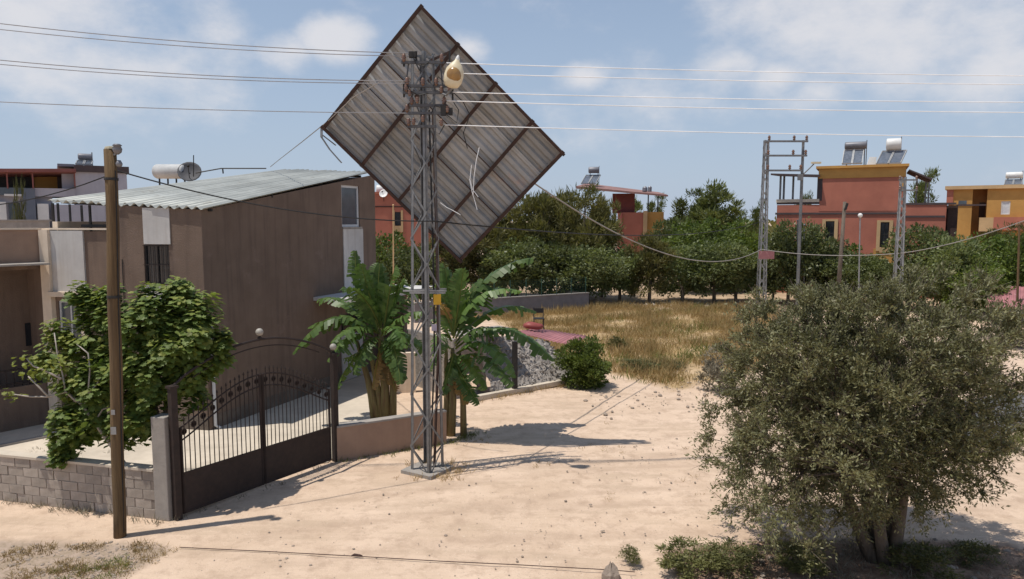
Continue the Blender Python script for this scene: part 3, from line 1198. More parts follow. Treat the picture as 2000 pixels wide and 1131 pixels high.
globe_lamp(FG.pt(GL + .06, 2.75), 'white globe lamp on top of the dark gate post', 'globe lamps over the gate')
zac = P(520, 662, 15.75).z
arch = thing('gate_arch', 'thin dark iron arch curving over the driveway gate', 'arch', FG.pt(0, 2.75))
pts = [FG.pt(GL * u + .02, 2.74 + (zac - 2.74) * math.sin(math.pi * u) ** .8) for u in [i / 20 for i in range(21)]]
MB().tube(pts, .028, 6).build('arch_rod', M_IRON, arch)
MB().tube([q + Vector((0, 0, -.16)) for q in pts[2:19]], .014, 5).build('lower_rod', M_IRON, arch)
globe_lamp(FG.pt(GL * .5, zac + .02), 'white globe lamp at the crown of the iron arch', 'globe lamps over the gate')
for half, lab in ((0, 'left leaf of the dark wrought iron driveway gate, nearest the fig tree'), (1, 'right leaf of the dark wrought iron driveway gate, next to the low brown wall')):
    h0, h1 = (.09, GL / 2 - .012) if half == 0 else (GL / 2 + .012, GL - .09)
    gt = thing('gate_leaf', lab, 'gate', FG.pt(h0, 0))
    mb = MB()
    FG.box(mb, h0 + .05, h1 - .05, .12, .88, -.012, .012)
    mb.build('sheet_panel', M_IRON, gt)
    for tt in (h0 + .025, h1 - .025):
        MB().bar(FG.pt(tt, .08), FG.pt(tt, gate_top(tt)), .05).build('stile', M_IRON, gt)
    for z in (.10, .90):
        MB().bar(FG.pt(h0 + .05, z), FG.pt(h1 - .05, z), .045).build('rail', M_IRON, gt)
    for dz in (0, -.27):
        ps = [FG.pt(h0 + (h1 - h0) * i / 12, gate_top(h0 + (h1 - h0) * i / 12) + dz) for i in range(13)]
        MB().tube(ps, .018, 5).build('curved_rail', M_IRON, gt)
    n = 17
    for i in range(n):
        t = h0 + .05 + (h1 - h0 - .1) * (i + .5) / n
        MB().bar(FG.pt(t, .92), FG.pt(t, gate_top(t) + .10), .016).build('picket', M_IRON, gt)
        MB().lathe(FG.pt(t, gate_top(t) + .09), [(.008, 0), (.024, .03), (.004, .09)], 5).build('spear_tip', M_IRON, gt)
        if i % 2 == 0:
            MB().lathe(FG.pt(t, gate_top(t) - .135, -.01), [(.058, -.008), (.07, 0), (.058, .008), (.045, .008), (.045, -.008)], 10, FG.n).build('ring', M_IRON, gt)

# low brown wall right of the gate
qa, qb = Vector((P(658, 848, 17.4).x, 17.4, 0)), Vector((P(872, 838, 18.9).x, 18.9, 0))
FL = Fac(qa, qb - qa)
LW = (qb - qa).length
lw = thing('low_wall', 'low brown rendered boundary wall between the gate and the lattice pylon', 'wall', qa)
mb = MB()
FL.box(mb, 0, LW, -.1, .86, -.2, 0)
mb.build('wall_body', M_BEIGE, lw)
mb = MB()
FL.box(mb, 0, LW, .863, .91, -.23, .03)
mb.build('wall_coping', M_CONC, lw)
# cream wall piece behind the banana
FC = facing(760, 24.5)
mb = MB()
FC.pbox(mb, 742, 690, 812, 800, -.2, 0, zmin=0)
tag(mb.build('yard_wall', M_CREAM), 'cream rendered wall standing behind the left banana plant', 'wall')

# ================================================================== GREY SHED WITH PINK ROOF, BACK WALL
sa, sb = G(930, 772), G(1112, 738)
FH = Fac(sa, sb - sa)
HW = (sb - sa).length
zl, zr = FH.hit(940, 655)[1], FH.hit(1108, 674)[1]
shed = thing('stone_shed', 'low rough grey shed with a faded pink sheet roof behind the banana plants', 'shed', sa)
op = FH.rect(900, 680, 944, 772)
holed_wall(FH, -.9, op[1] + .12, 0, lambda t: zl + (zr - zl) * max(t, 0) / HW, [(op[0], op[1], .0, op[3])], .4).build('shed_wall', M_SHOT, shed)
hp = MB()
nt_, nw_ = 46, 22
rgh = np.random.default_rng(14)
for j in range(nw_ + 1):
    for i in range(nt_ + 1):
        tt = op[1] + .05 + (HW + .25 - op[1]) * i / nt_
        v_ = j / nw_
        o_ = .52 - 1.5 * v_
        ed = min(1, (nt_ - i) / 7) ** .6
        ztop = (zl + (zr - zl) * tt / HW - .06) * (.75 + .25 * ed)
        z_ = .06 + ztop * (v_ ** .85) * (.55 + .45 * ed) + rgh.normal() * .03
        hp.v.append(tuple(FH.pt(tt + rgh.normal() * .02, z_, o_ + rgh.normal() * .02)))
for j in range(nw_):
    for i in range(nt_):
        k = j * (nt_ + 1) + i
        hp.f.append((k, k + 1, k + nt_ + 2, k + nt_ + 1))
heap = thing('gravel_heap', 'heap of grey gravel banked up below the pink roof behind the right banana plant', 'gravel heap', FH.pt(HW * .6, 0))
hp.build('gravel_bank', M_SHOT, heap, False)
st = MB()
for q in range(900):
    i = rgh.integers(len(hp.v))
    c_ = hp.v[i]
    sz = .03 + .05 * rgh.random() ** 2
    st.box((c_[0] + rgh.normal() * .06, c_[1] + rgh.normal() * .06, c_[2] + sz * .2), (sz * rgh.uniform(.7, 1.5), sz, sz * .8), rgh.random() * 6)
st.build('loose_gravel', M_SHOT, heap, False, 'stuff')
mb = MB()
FH.box(mb, -.9, HW, 0, zr - .1, -3.3, -3.1)
FH.box(mb, HW - .2, HW - .004, 0, zr - .12, -3.1, -1.1)
FH.box(mb, -.9, -.7, 0, zl - .05, -3.1, -.02)
mb.build('shed_back', M_SHOT, shed)
t = FH.hit(984, 700)[0]
mb = MB()
FH.box(mb, t - .08, t + .08, 0, zl + (zr - zl) * t / HW - .02, .56, .68)
mb.build('dark_post', M_DARK, shed)
mb = MB()
FH.box(mb, -.9, HW + .8, 0, .17, .5, .72)
mb.build('curb', M_PATIO, shed)
r0, r1, r2, r3 = P(1003, 648, 27.6), P(1118, 676, 27.3), P(1146, 656, 30.5), P(1048, 641, 31.5)
for i in range(4):
    u0, u1 = i / 4, (i + 1) / 4 + .01
    wave(r0.lerp(r1, u0), r0.lerp(r1, u1), r3.lerp(r2, u0), r3.lerp(r2, u1), 4, .02, 3, .006, 'sin', .008 * (i % 2)).build('roof_sheet', M_PINKROOF, shed, True)
mb = MB()
FH.box(mb, -.6, FH.hit(1006, 650)[0], zl + .0, zl + .09, -1.0, .1)
mb.build('flat_roof', M_CONC, shed)
# junk on the shed roof
c = P(1052, 641, 30.2)
ch = thing('metal_chair', 'dark metal chair frame left on the pink shed roof', 'chair', c)
for (x, y) in ((-.2, -.2), (.2, -.2)):
    MB().tube([c + Vector((x, y, 0)), c + Vector((x, y, .42))], .022, 5).build('leg', M_DARK, ch)
    MB().tube([c + Vector((x, -y, 0)), c + Vector((x, -y, .42)), c + Vector((x, -y + .1, .85))], .022, 5).build('leg', M_DARK, ch)
MB().box(c + Vector((0, 0, .42)), (.46, .44, .035)).build('seat', M_DARK, ch)
MB().box(c + Vector((0, .29, .72)), (.44, .03, .2)).build('backrest', M_DARK, ch)
c = P(1040, 643, 29.6)
mb = MB()
prof = [(.05, 0), (.24, .03), (.30, .12), (.26, .22), (.12, .29), (.03, .31)]
mb.lathe(c, prof, 11)
mb.v = [(c.x + (x - c.x) * 1.5 + .04 * math.sin(9 * z), y + .05 * math.sin(7 * x), z + .03 * math.sin(11 * x)) for x, y, z in mb.v]
tag(mb.build('red_bundle', M_REDPL, None, True), 'bright red bundle lying on the pink shed roof beside the chair', 'bundle')

ba, bb = G(930, 622), G(1150, 606)
FK = Fac(ba, bb - ba)
BW = (bb - ba).length
bk = thing('back_wall', 'grey block wall along the dry field with wire fence posts on top', 'wall', ba)
mb = MB()
FK.box(mb, -4, BW, 0, 1.14, -.2, 0)
mb.build('wall_body', mat('grey_blockwork', (.26, .235, .235), (.21, .19, .19), 3, .95, .3, 20), bk)
mb = MB()
FK.box(mb, -4, BW + .02, 1.143, 1.2, -.24, .04)
mb.build('wall_coping', M_CONC, bk)
mb = MB()
FK.box(mb, BW - .2, BW, 0, 1.13, -3.5, -.203)
mb.build('return_wall', M_DARK, bk)
fn = thing('wire_fence', 'thin green wire fence standing on the grey wall beside the field', 'fence', FK.pt(0, 1.2, -.1))
for i in range(9):
    t = -1 + i * (BW + .8) / 8
    MB().tube([FK.pt(t, 1.2, -.1), FK.pt(t, 2.25, -.1)], .03, 5).build('fence_post', M_GREENF, fn)
mb = MB()
for i in range(70):
    t = -1 + i * (BW + .8) / 69
    mb.bar(FK.pt(t, 1.22, -.1), FK.pt(t, 2.2, -.1), .007)
for z in [1.25 + .12 * i for i in range(9)]:
    mb.bar(FK.pt(-1, z, -.1), FK.pt(BW - .2, z, -.1), .007)
mb.build('wire_mesh', M_GREENF, fn)

# ================================================================== LATTICE PYLONS


def corners(base, z, r, rot):
    return [Vector((base.x + r * math.cos(rot + k * math.pi / 2), base.y + r * math.sin(rot + k * math.pi / 2), z)) for k in range(4)]


def pylon(name, label, cat, base, h, r0, r1, rot, nseg, m, single, legw=.07, bw_=.04, group=None):
    t = thing(name, label, cat, base, group)
    b, tp = corners(base, 0, r0, rot), corners(base, h, r1, rot)
    for k in range(4):
        e1 = (b[(k + 1) % 4] - b[k]).normalized()
        e2 = (b[(k - 1) % 4] - b[k]).normalized()
        MB().angle(b[k] - Vector((0, 0, .1)), tp[k], legw, e1, e2, .012).build('leg', m, t)
    for k in range(4):
        j = (k + 1) % 4
        mb = MB()
        out_n = ((b[k] + b[j]) / 2 - base)
        out_n.z = 0
        out_n = out_n.normalized() * .006
        for s in range(nseg):
            # panels get shorter towards the top
            z0, z1 = [(1 - (1 - q / nseg) ** 1.12) for q in (s, s + 1)]
            p, q = b[k].lerp(tp[k], z0), b[j].lerp(tp[j], z1)
            if (s + k) % 2:
                p, q = b[j].lerp(tp[j], z0), b[k].lerp(tp[k], z1)
            if single:
                MB().bar(p + out_n, q + out_n, bw_, .008, out_n).build('brace', m, t)
            else:
                mb.bar(p + out_n, q + out_n, bw_, .008, out_n)
        if not single:
            mb.build('bracing', m, t)
    return t


PB = G(835, 920)
PB.z = 0
PD = PB.y
ROT = math.radians(-90 + 14)
PH = P(835, 104, PD).z
py = pylon('lattice_pylon', 'tall galvanised lattice power pylon holding the torn roof panel, in front of the banana plants', 'power pylon', PB, PH, .40, .265, ROT, 17, M_GALV, True, .075, .042)


def pz(y):
    return P(835, y, PD).z


def pbar(x0, x1, y, dy=-.3, w_=.06, name='cross_arm', m=M_ARM, y2=None):
    a = P(x0, y, PD + dy)
    b = P(x1, y if y2 is None else y2, PD + dy)
    return MB().bar(a, b, w_, w_).build(name, m, py)


def insulator(p, par, axis=(0, 0, 1), s=1.0):
    return MB().lathe(p, [(.012 * s, -.03), (.03 * s, 0), (.055 * s, .02 * s), (.03 * s, .04 * s), (.06 * s, .07 * s), (.035 * s, .1 * s), (.045 * s, .13 * s), (.012 * s, .16 * s)], 9, axis).build('insulator', M_PORC, par, True)


arms = []
for (x0, x1, y, dy) in ((784, 868, 122, -.32), (790, 882, 168, -.34), (788, 884, 181, -.34), (800, 872, 206, -.3), (790, 878, 221, -.30), (795, 852, 247, -.3)):
    arms.append((pbar(x0, x1, y, dy), x0, x1, y, dy))
for (a, x0, x1, y, dy) in arms:
    for fx in (.06, .94) if y not in (247,) else (.06,):
        x = x0 + (x1 - x0) * fx
        insulator(P(x, y, PD + dy) + Vector((0, -.02, .03)), a)
a = arms[1][0]
for x in (826, 852):
    insulator(P(x, 166, PD - .36), a)
pbar(805, 842, 108, -.1, .045, 'head_bracket', M_GALV, 112)
pbar(842, 882, 118, -.1, .05, 'head_bracket', M_RUST, 100)
for (x, y0, y1) in ((789, 104, 130), (813, 100, 122), (878, 100, 130), (789, 162, 190), (884, 150, 196)):
    MB().bar(P(x, y0, PD - .3), P(x, y1, PD - .3), .04).build('arm_strut', M_DARK, py)
MB().box(P(806, 107, PD - .3), (.16, .14, .12)).build('junction_box', M_DARK, py)
MB().box(P(866, 216, PD - .35), (.12, .1, .22)).build('fuse_box', M_DARK, py)
MB().box(P(880, 218, PD - .35), (.09, .1, .16)).build('fuse_box', M_DARK, py)
for (y, h0, h1) in ((568, 787, 872), (572, 800, 870)):
    MB().bar(P(h0, y, PD - .25), P(h1, y, PD - .22), .035).build('climbing_guard', M_GALVL, py)
MB().bar(P(800, 566, PD + .2), P(872, 564, PD + .3), .03).build('climbing_guard', M_GALVL, py)
MB().box(P(854, 585, PD - .33), (.17, .02, .24), .3).build('warning_plate', M_YELPL, py)
MB().box(P(848, 640, PD - .34), (.12, .02, .15), .2).build('number_plate', mat('pale_lilac_plate', (.45, .40, .48)), py)
cps = [P(x, y, PD + .05) for x, y in ((848, 925), (852, 800), (856, 690), (855, 585), (853, 470), (849, 330), (846, 215))]
MB().tube(cps, .035, 6).build('cable_conduit', M_RUST, py)
MB().tube([q + Vector((-.09, -.02, 0)) for q in cps], .022, 6).build('cable_conduit', M_BLACK, py)
MB().box((PB.x, PB.y, -.02), (.9, .9, .2), ROT + math.pi / 4).build('concrete_footing', M_CONC, py)
MB().tube([P(852, 178, PD - .2), P(872, 186, PD - .5), P(884, 172, PD - .7), P(885, 160, PD - .72)], .025, 6).build('lamp_arm', M_GALV, py)

for (x, y0, y1) in ((798, 124, 166), (822, 112, 168), (846, 110, 178), (860, 122, 180), (806, 182, 206), (868, 184, 222), (832, 206, 247)):
    MB().bar(P(x, y0, PD - .28), P(x + random.uniform(-6, 6), y1, PD - .3), .03).build('arm_strut', M_ARM, py)
for (x, y) in ((800, 176), (815, 190), (862, 170), (874, 208), (826, 226), (862, 234), (808, 232)):
    insulator(P(x, y, PD - .36), py, (0, -.2, -1), .9)
for ps in (((792, 158), (800, 176), (818, 186), (835, 182)), ((880, 143), (868, 160), (856, 150), (846, 168)), ((872, 197), (862, 212), (850, 205), (842, 222)), ((805, 104), (812, 124), (826, 130), (838, 120)), ((868, 244), (858, 262), (848, 256), (846, 285))):
    MB().tube([P(x, y, PD - .38) for x, y in ps], .012, 5).build('jumper', M_BLACK, py)

# street lamp head hung on its arm
lc = P(887, 145, PD - .72)
lamp = thing('street_lamp', 'white street lamp head with amber bowl fixed to the top of the lattice pylon', 'street lamp', lc)
ax = Vector((.22, .12, 1)).normalized()
hs = MB().lathe(lc, [(.05, -.30), (.15, -.27), (.20, -.17), (.215, -.03), (.195, .10), (.13, .21), (.06, .29), (.035, .36)], 16, ax)
hs.v = [(x, lc.y + (y - lc.y) * .62, z) for x, y, z in hs.v]
hs.build('lamp_housing', M_LAMP, lamp, True)
bc = lc + Vector((-.005, -.072, -.045))
bo = MB().lathe(bc, [(.165 * math.cos(math.pi / 2 * k / 5), -.10 * math.sin(math.pi / 2 * k / 5)) for k in range(6)], 16, Vector((.12, 1, .35)))
bo.v = [(x, y, lc.z - .045 + (z - lc.z + .045) * 1.12) for x, y, z in bo.v]
MB().lathe(lc + ax * .33, [(.045, -.04), (.05, .0), (.03, .07), (.012, .10)], 10, ax).build('lamp_neck', M_TANK, lamp, True)
bo.build('lamp_bowl', M_LAMPG, lamp, True)

# ================================================================== THE TORN ROOF PANEL
pA, pB_, pC, pD_ = P(823, 10, PD + .55), P(1103, 300, PD + 1.35), P(900, 512, PD + 2.15), P(628, 248, PD + 1.35)
panel = thing('torn_roof_panel', 'large torn corrugated metal roof panel hanging cornerwise behind the lattice pylon', 'roof panel', (pC.x, pC.y, pC.z))
pn = (pB_ - pA).cross(pD_ - pA).normalized()
if pn.y > 0:
    pn = -pn                                   # pn looks towards the camera side


def pq(u, v, o=0.0):
    """u along the ribs (A to B), v across them (A to D), o towards the camera."""
    return pA.lerp(pB_, u).lerp(pD_.lerp(pC, u), v) + pn * o


NSH = 5
for i in range(NSH):
    v0, v1 = i / NSH, (i + 1) / NSH + (.012 if i < NSH - 1 else 0)
    mb = MB()
    prof = []
    nw = 3
    for k in range(nw):
        for (x, hh) in ((0, 0), (.34, 0), (.54, 1), (.80, 1)):
            prof.append((v0 + (v1 - v0) * (k + x) / nw, .075 * hh))
    prof.append((v1, 0))
    vs, fs = [], []
    nu = 22
    e0, e1 = random.uniform(-.004, .006), random.uniform(-.006, .004)
    for j in range(nu + 1):
        u = (e0 + (1 + e1 - e0) * j / nu)
        for (v, hh) in prof:
            warp = .06 * math.sin(5 * u + 2.5 * v) + .04 * math.sin(11 * v + 3 * u) - .10 * math.exp(-((u - .62) / .09) ** 2 - ((v - .22) / .12) ** 2) - .08 * math.exp(-((u - .3) / .1) ** 2 - ((v - .8) / .1) ** 2)
            vs.append(pq(u, v, -.05 - hh - .006 * (i % 2) + warp * .7))
    m_ = len(prof)
    for j in range(nu):
        for q in range(m_ - 1):
            k = j * m_ + q
            fs.append((k, k + 1, k + 1 + m_, k + m_))
    n0 = len(vs)
    vs += [v - pn * .008 for v in vs]
    fs += [tuple(reversed([x + n0 for x in f])) for f in fs]
    mb.add(vs, fs)
    mb.build('corrugated_sheet', M_UNDER, panel, False)
for u in (.012, .255, .515, .775, .988):
    MB().bar(pq(u - .008 if u < .9 else u, -.005, .025), pq(u + .02 if .1 < u < .9 else u, 1.005, .025), .085, .075, pn).build('purlin', M_RUST, panel)
for v in (.008, .992):
    MB().bar(pq(-.003, v, .06), pq(1.003, v, .06), .07, .06, pn).build('edge_beam', M_RUST, panel)
for v in (.405, .60):
    MB().bar(pq(.02, v, -.02), pq(.98, v, -.02), .028, .014, pn).build('sheet_seam', M_RUST, panel)
mb = MB()
mb.bar(P(628, 250, pD_.y - .05), P(628, 268, pD_.y - .1), .06, .02)
mb.bar(P(628, 268, pD_.y - .1), P(644, 292, pD_.y - .15), .06, .02)
mb.bar(P(644, 292, pD_.y - .15), P(667, 318, pD_.y - .2), .06, .02)
mb.bar(P(630, 264, pD_.y - .1), P(656, 284, pD_.y + .05), .05, .02)
mb.build('bent_flashing', M_GALV, panel)
# ragged pale wires torn loose on it
for k, (ps, lab) in enumerate((((936, 288, 930, 315, 926, 345, 924, 380), 'white loose wire hanging in front of the right part of the torn panel'),
                               ((917, 350, 922, 375, 928, 395, 932, 410), 'short white broken wire dangling low before the torn panel'),
                               ((860, 396, 872, 405, 884, 411, 900, 420), 'white broken wire springing sideways just right of the pylon shaft'),
                               ((921, 322, 918, 350, 923, 370, 934, 385), 'curled white wire end crossing the other loose wires'))):
    pts = [P(ps[2 * i], ps[2 * i + 1], PD + .6) for i in range(4)]
    tag(MB().tube(pts, .009, 5).build('broken_wire', M_WIREL), lab, 'wire', 'broken wires in front of the torn panel')
for k, (ps, lab) in enumerate((((885, 180, 905, 200, 918, 225, 905, 260, 913, 290), 'black slack jumper cable looping right of the pylon head'),
                               ((870, 222, 892, 240, 896, 215, 886, 200), 'short black jumper loop beside the fuse boxes'))):
    pts = [P(ps[2 * i], ps[2 * i + 1], PD - .1) for i in range(len(ps) // 2)]
    tag(MB().tube(pts, .011, 5).build('jumper_cable', M_BLACK), lab, 'cable')


# ================================================================== WIRES
def span(a, b, sag, n=24):
    a, b = Vector(a), Vector(b)
    return [a.lerp(b, i / n) - Vector((0, 0, sag * 4 * (i / n) * (1 - i / n))) for i in range(n + 1)]


def wire(name, pts, r, m, label, group):
    return tag(MB().tube(pts, r, 5).build(name, m), label, 'wire', group)


LG, RG = 'power lines running off to the left', 'power lines running off to the right'
for (x0, y0, xe, ye, r, m, lab) in ((805, 104, -420, -12, .010, M_WIRED, 'topmost grey power line left of the torn panel'),
                                    (800, 110, -420, 2, .009, M_WIRED, 'grey power line running just under the topmost one on the left'),
                                    (792, 158, -420, 68, .010, M_WIRED, 'upper line of the middle pair left of the torn panel'),
                                    (792, 163, -420, 78, .009, M_WIRED, 'lower line of the middle pair left of the torn panel'),
                                    (798, 221, -420, 175, .009, M_WIRED, 'single lowest grey power line left of the torn panel')):
    a, b = P(x0, y0, PD - .32), P(xe, ye, 15.2)
    wire('power_line', span(a, b, .22 if y0 < 200 else .1), r, m, lab, LG)
for (x0, y0, xe, ye, m, lab) in ((872, 123, 2350, 150, M_WIREL, 'topmost pale power line crossing the sky on the right'),
                                 (880, 143, 2350, 166, M_WIREL, 'pale power line second from the top in the right sky'),
                                 (880, 180, 2350, 200, M_WIREL, 'pale power line third from the top, above a close pair'),
                                 (872, 197, 2350, 221, M_WIREL, 'pale power line fourth from the top in the right sky'),
                                 (868, 244, 2350, 269, M_WIREL, 'lowest pale power line, just above the solar heaters on the right')):
    a, b = P(x0, y0, PD - .34), P(xe, ye, PD + .9)
    wire('power_line', span(a, b, .07), .0105, m, lab, RG)
pole_top = P(214, 290, 13.6)
hub2 = P(1487, 487, 48.6)
wire('telephone_cable', span(P(870, 228, PD + 1.75), hub2, 2.0, 30), .025, M_CABLE, 'thick sagging cable from the torn panel down to the pole with the pink plate', 'sagging cables')
hub3 = P(1757, 495, 39.6)
wire('telephone_cable', span(hub2, hub3, .25, 16), .025, M_CABLE, 'thick pale cable between the two lattice poles on the right', 'sagging cables')
wire('telephone_cable', span(hub3, P(2140, 375, 27), .35, 20), .022, M_CABLE, 'thick pale cable climbing from the right lattice pole out past the ochre house', 'sagging cables')
wa_ = P(228, 333, 13.6)
wb_ = P(846, 432, PD - .3)
wire('black_cable', span(wa_, wb_, .25, 24), .014, M_BLACK, 'thin black cable from the wooden pole across the brown house to the pylon', 'black cables')
wire('black_cable', span(wb_, P(1490, 432, 48.6), .6, 24), .018, M_BLACK, 'thin black cable passing before the low tip of the torn panel and the pines', 'black cables')
wire('black_cable', span(P(205, 345, 13.6), P(-200, 395, 16), .3, 12), .012, M_BLACK, 'thin black cable from the wooden pole to the left edge', 'black cables')
wire('loose_wire', [P(742, 160, PD + .3), P(690, 190, PD + .6), P(641, 236, PD + 1.25), P(590, 277, 22), P(545, 312, 27), P(528, 326, 29)], .013, M_CABLE, 'thin pale wire from the metal roof up across the left corner of the torn panel', None)

# ================================================================== WOODEN POLE
wp = G(233, 1048)
wp.z = 0
wpt = P(216, 292, wp.y)
wpole = thing('wooden_pole', 'weathered brown wooden utility pole standing in front of the fig tree', 'utility pole', wp)
n = 10
mb = MB()
pts = [Vector((wp.x, wp.y, -.3)).lerp(wpt, i / n) + Vector((.012 * math.sin(i * 1.7), 0, 0)) for i in range(n + 1)]
mb.tube(pts, [.112 - .008 * i / n for i in range(n + 1)], 12)
mb.build('pole_shaft', M_WOOD, wpole, True)
MB().lathe(wpt, [(.104, 0), (.104, .012), (.10, .02), (.09, .045), (.03, .06)], 12).build('pole_cap', M_WOODCUT, wpole)
MB().bar(wpt + Vector((.08, -.05, -.10)), wpt + Vector((.22, -.10, -.06)), .03).build('bracket', M_GALV, wpole)
MB().lathe(wpt + Vector((.17, -.09, .0)), [(.02, -.10), (.07, -.06), (.085, .0), (.06, .05), (.085, .06), (.05, .09)], 10).build('insulator', M_STEEL, wpole, True)
MB().lathe(wpt + Vector((.19, -.09, -.26)), [(.02, -.06), (.05, -.04), (.06, .0), (.03, .06)], 10).build('insulator', M_STEEL, wpole, True)

pd = (wpt - wp).normalized()
for hh, ww, hz in ((2.1, .10, .14), (2.45, .07, .09)):
    c = wp + pd * hh + Vector((0, -.116, 0))
    MB().box(c, (ww, .012, hz)).build('metal_tag', M_GALVL, wpole)
for hh in (4.6, 6.75):
    MB().lathe(wp + pd * hh, [(.119, -.025), (.122, 0), (.119, .025)], 14, pd).build('steel_band', M_DARK, wpole)
MB().tube([wp + pd * z_ + Vector((.112 - .006 * z_ / 7, -.045, 0)) for z_ in (.1, 1.5, 3, 4.5, 6, 6.9)], .011, 5).build('ground_wire', M_BLACK, wpole)

# ================================================================== FAR POLES ON THE RIGHT
tb_ = G(1486, 600)
tb_.z = 0
D2 = tb_.y
h2 = P(1500, 274, D2).z
tp_ = pylon('transformer_pole', 'grey ladder-like lattice pole with three crossarms and a pink plate, left of the red house', 'power pylon', tb_, h2, .40, .22, math.radians(45), 16, M_GALVL, False, .09, .05)
rx = P(1563, 430, D2)
mb = MB()
mb.tube([(rx.x, D2, 0), (rx.x, D2, P(1563, 274, D2).z)], [.13, .09], 7)
mb.build('second_post', M_GALV, tp_)
for (x0, x1, y) in ((1494, 1578, 276), (1492, 1576, 304), (1492, 1566, 333)):
    aa = MB().bar(P(x0, y, D2 - .2), P(x1, y, D2 - .2), .14, .12).build('cross_arm', M_GALV, tp_)
    for f in (.1, .68, .97):
        MB().lathe(P(x0 + (x1 - x0) * f, y - 2, D2 - .2), [(.05, 0), (.11, .08), (.06, .14), (.11, .2), (.05, .32)], 7).build('insulator', M_PORC, aa)
MB().bar(P(1563, 340, D2 - .2), P(1563, 352, D2 - .2), .3, .25).build('switch_box', M_GALV, tp_)
MB().box(P(1497, 498, D2 - .45), (1.05, .06, .55)).build('pink_plate', M_PINKROOF, tp_)
MB().tube([P(1567, 342, D2 - .1), P(1580, 330, D2 - .3), P(1590, 320, D2 - .4)], .04, 5).build('lamp_arm', M_GALV, tp_)
lh = MB().box(P(1594, 318, D2 - .4), (.6, .25, .12))
tag(lh.build('street_lamp', M_LAMP), 'small grey street lamp head on the pole left of the red house', 'street lamp')

rb = G(1751, 640)
rb = Vector((P(1753, 560, 39.6).x, 39.6, 0))
rh = P(1770, 346, 39.6).z
rp = pylon('lattice_pylon', 'slim pale lattice power pylon standing behind the olive tree before the red house', 'power pylon', rb, rh, .36, .20, math.radians(30), 15, M_GALVL, False, .08, .045)
for (y, wdt) in ((352, .5), (372, .5)):
    c = P(1769, y, 39.6)
    aa = MB().bar(c - Vector((wdt, .25, 0)), c + Vector((wdt, -.25, 0)), .08).build('cross_arm', M_GALV, rp)
    for s in (-1, 1):
        MB().lathe(c + Vector((s * wdt * .9, -.25, .03)), [(.03, 0), (.07, .05), (.04, .1), (.07, .14), (.03, .2)], 7).build('insulator', M_PORC, aa)
wb2 = P(1636, 560, 45)
tp2 = P(1650, 394, 45)
p2 = thing('wooden_pole', 'dark brown wooden pole standing among the trees before the red house', 'utility pole', (wb2.x, 45, 0))
MB().tube([(wb2.x, 45, -.2), (tp2.x, 45, tp2.z)], [.15, .10], 9).build('pole_shaft', M_BARK, p2, True)
MB().bar(tp2 + Vector((-.02, -.15, -.5)), tp2 + Vector((.1, -.15, -.1)), .12).build('bracket', M_DARK, p2)
lp = P(1679, 560, 44)
lt = P(1680, 424, 44)
t = thing('street_lamp', 'thin street lamp post with round white head before the red house', 'street lamp', (lp.x, 44, 0))
MB().tube([(lp.x, 44, 0), (lt.x, 44, lt.z)], [.05, .035], 6).build('post', M_GALVL, t)
MB().lathe(lt + Vector((0, 0, .1)), [(.14 * math.sin(math.pi * k / 6), -.14 * math.cos(math.pi * k / 6)) for k in range(7)], 10).build('globe', M_TANK, t, True)
for (px, yt, D, r, m, lab) in ((1558, 432, 50, .06, M_GALV, 'thin grey steel post left of the pair in the trees before the red house'), (1571, 440, 50.5, .06, M_GALV, 'thin grey steel post right of the pair in the trees before the red house'),
                               (1991, 440, 41, .07, M_WOOD, 'thin brown post at the right edge above the pink roof'), (768, 402, 44, .05, M_ORPALE, 'thin pale post before the red house seen under the torn panel')):
    a, b = P(px, 560, D), P(px, yt, D)
    mb = MB()
    mb.tube([(a.x, D, -.1), (b.x, D, b.z)], [r, r * .8], 7)
    mb.lathe(b, [(r * .8, 0), (r * 1.3, .02), (r * 1.2, .06), (r * .3, .1)], 7)
    tag(mb.build('thin_post', m), lab, 'post')


# ================================================================== FAR BUILDINGS
def heater(F, tank, coll, off, lab, white=True):
    """Solar water heater: tank and collector given as read off the facade plane."""
    t0, t1, z0, z1 = F.rect(*tank)
    c0, c1, y0, y1 = F.rect(*coll)
    r = (z1 - z0) * .5
    base = F.pt((t0 + t1) / 2, y0, off)
    t = thing('solar_water_heater', lab, 'water heater', base, 'solar water heaters on the flat roofs')
    zt = (z0 + z1) / 2
    a, b = F.pt(t0, zt, off - .2), F.pt(t1, zt, off - .2)
    cyl_tank(a, b, r, M_TANK if white else M_STEEL, 'tank_body', t)
    sh = (t0 - c0) * .6
    mid = (c0 + c1) / 2
    for q in (0, 1):
        u0, u1 = (c0, mid - .04) if q == 0 else (mid + .04, c1)
        mb = MB()
        tp0, tp1 = F.pt(u0 + sh, y1, off - .1), F.pt(u1 + sh, y1, off - .1)
        bt0, bt1 = F.pt(u0, y0 + .08, off + 1.1), F.pt(u1, y0 + .08, off + 1.1)
        nn = Vector((0, 0, .07))
        mb.prism([bt0 - nn, bt1 - nn, tp1 - nn, tp0 - nn], [bt0, bt1, tp1, tp0])
        cp = mb.build('collector_panel', M_COLLECT, t)
        fr = MB()
        for (p, q2) in ((bt0, bt1), (bt1, tp1), (tp1, tp0), (tp0, bt0)):
            fr.bar(p + nn * .15, q2 + nn * .15, .06, .1)
        fr.build('collector_frame', M_GALVL, cp)
    mb = MB()
    for tt in (t0 + .15, t1 - .1):
        mb.bar(F.pt(tt, y0 - .05, off - .45), F.pt(tt, zt, off - .3), .06)
        mb.bar(F.pt(tt, y0 - .05, off + .1), F.pt(tt, zt - r * .5, off - .15), .06)
    mb.bar(F.pt(t1 + .03, y0 - .05, off - .2), F.pt(t1 + .03, z1 + .1, off - .2), .05)
    mb.build('stand', M_GALV, t)
    return t


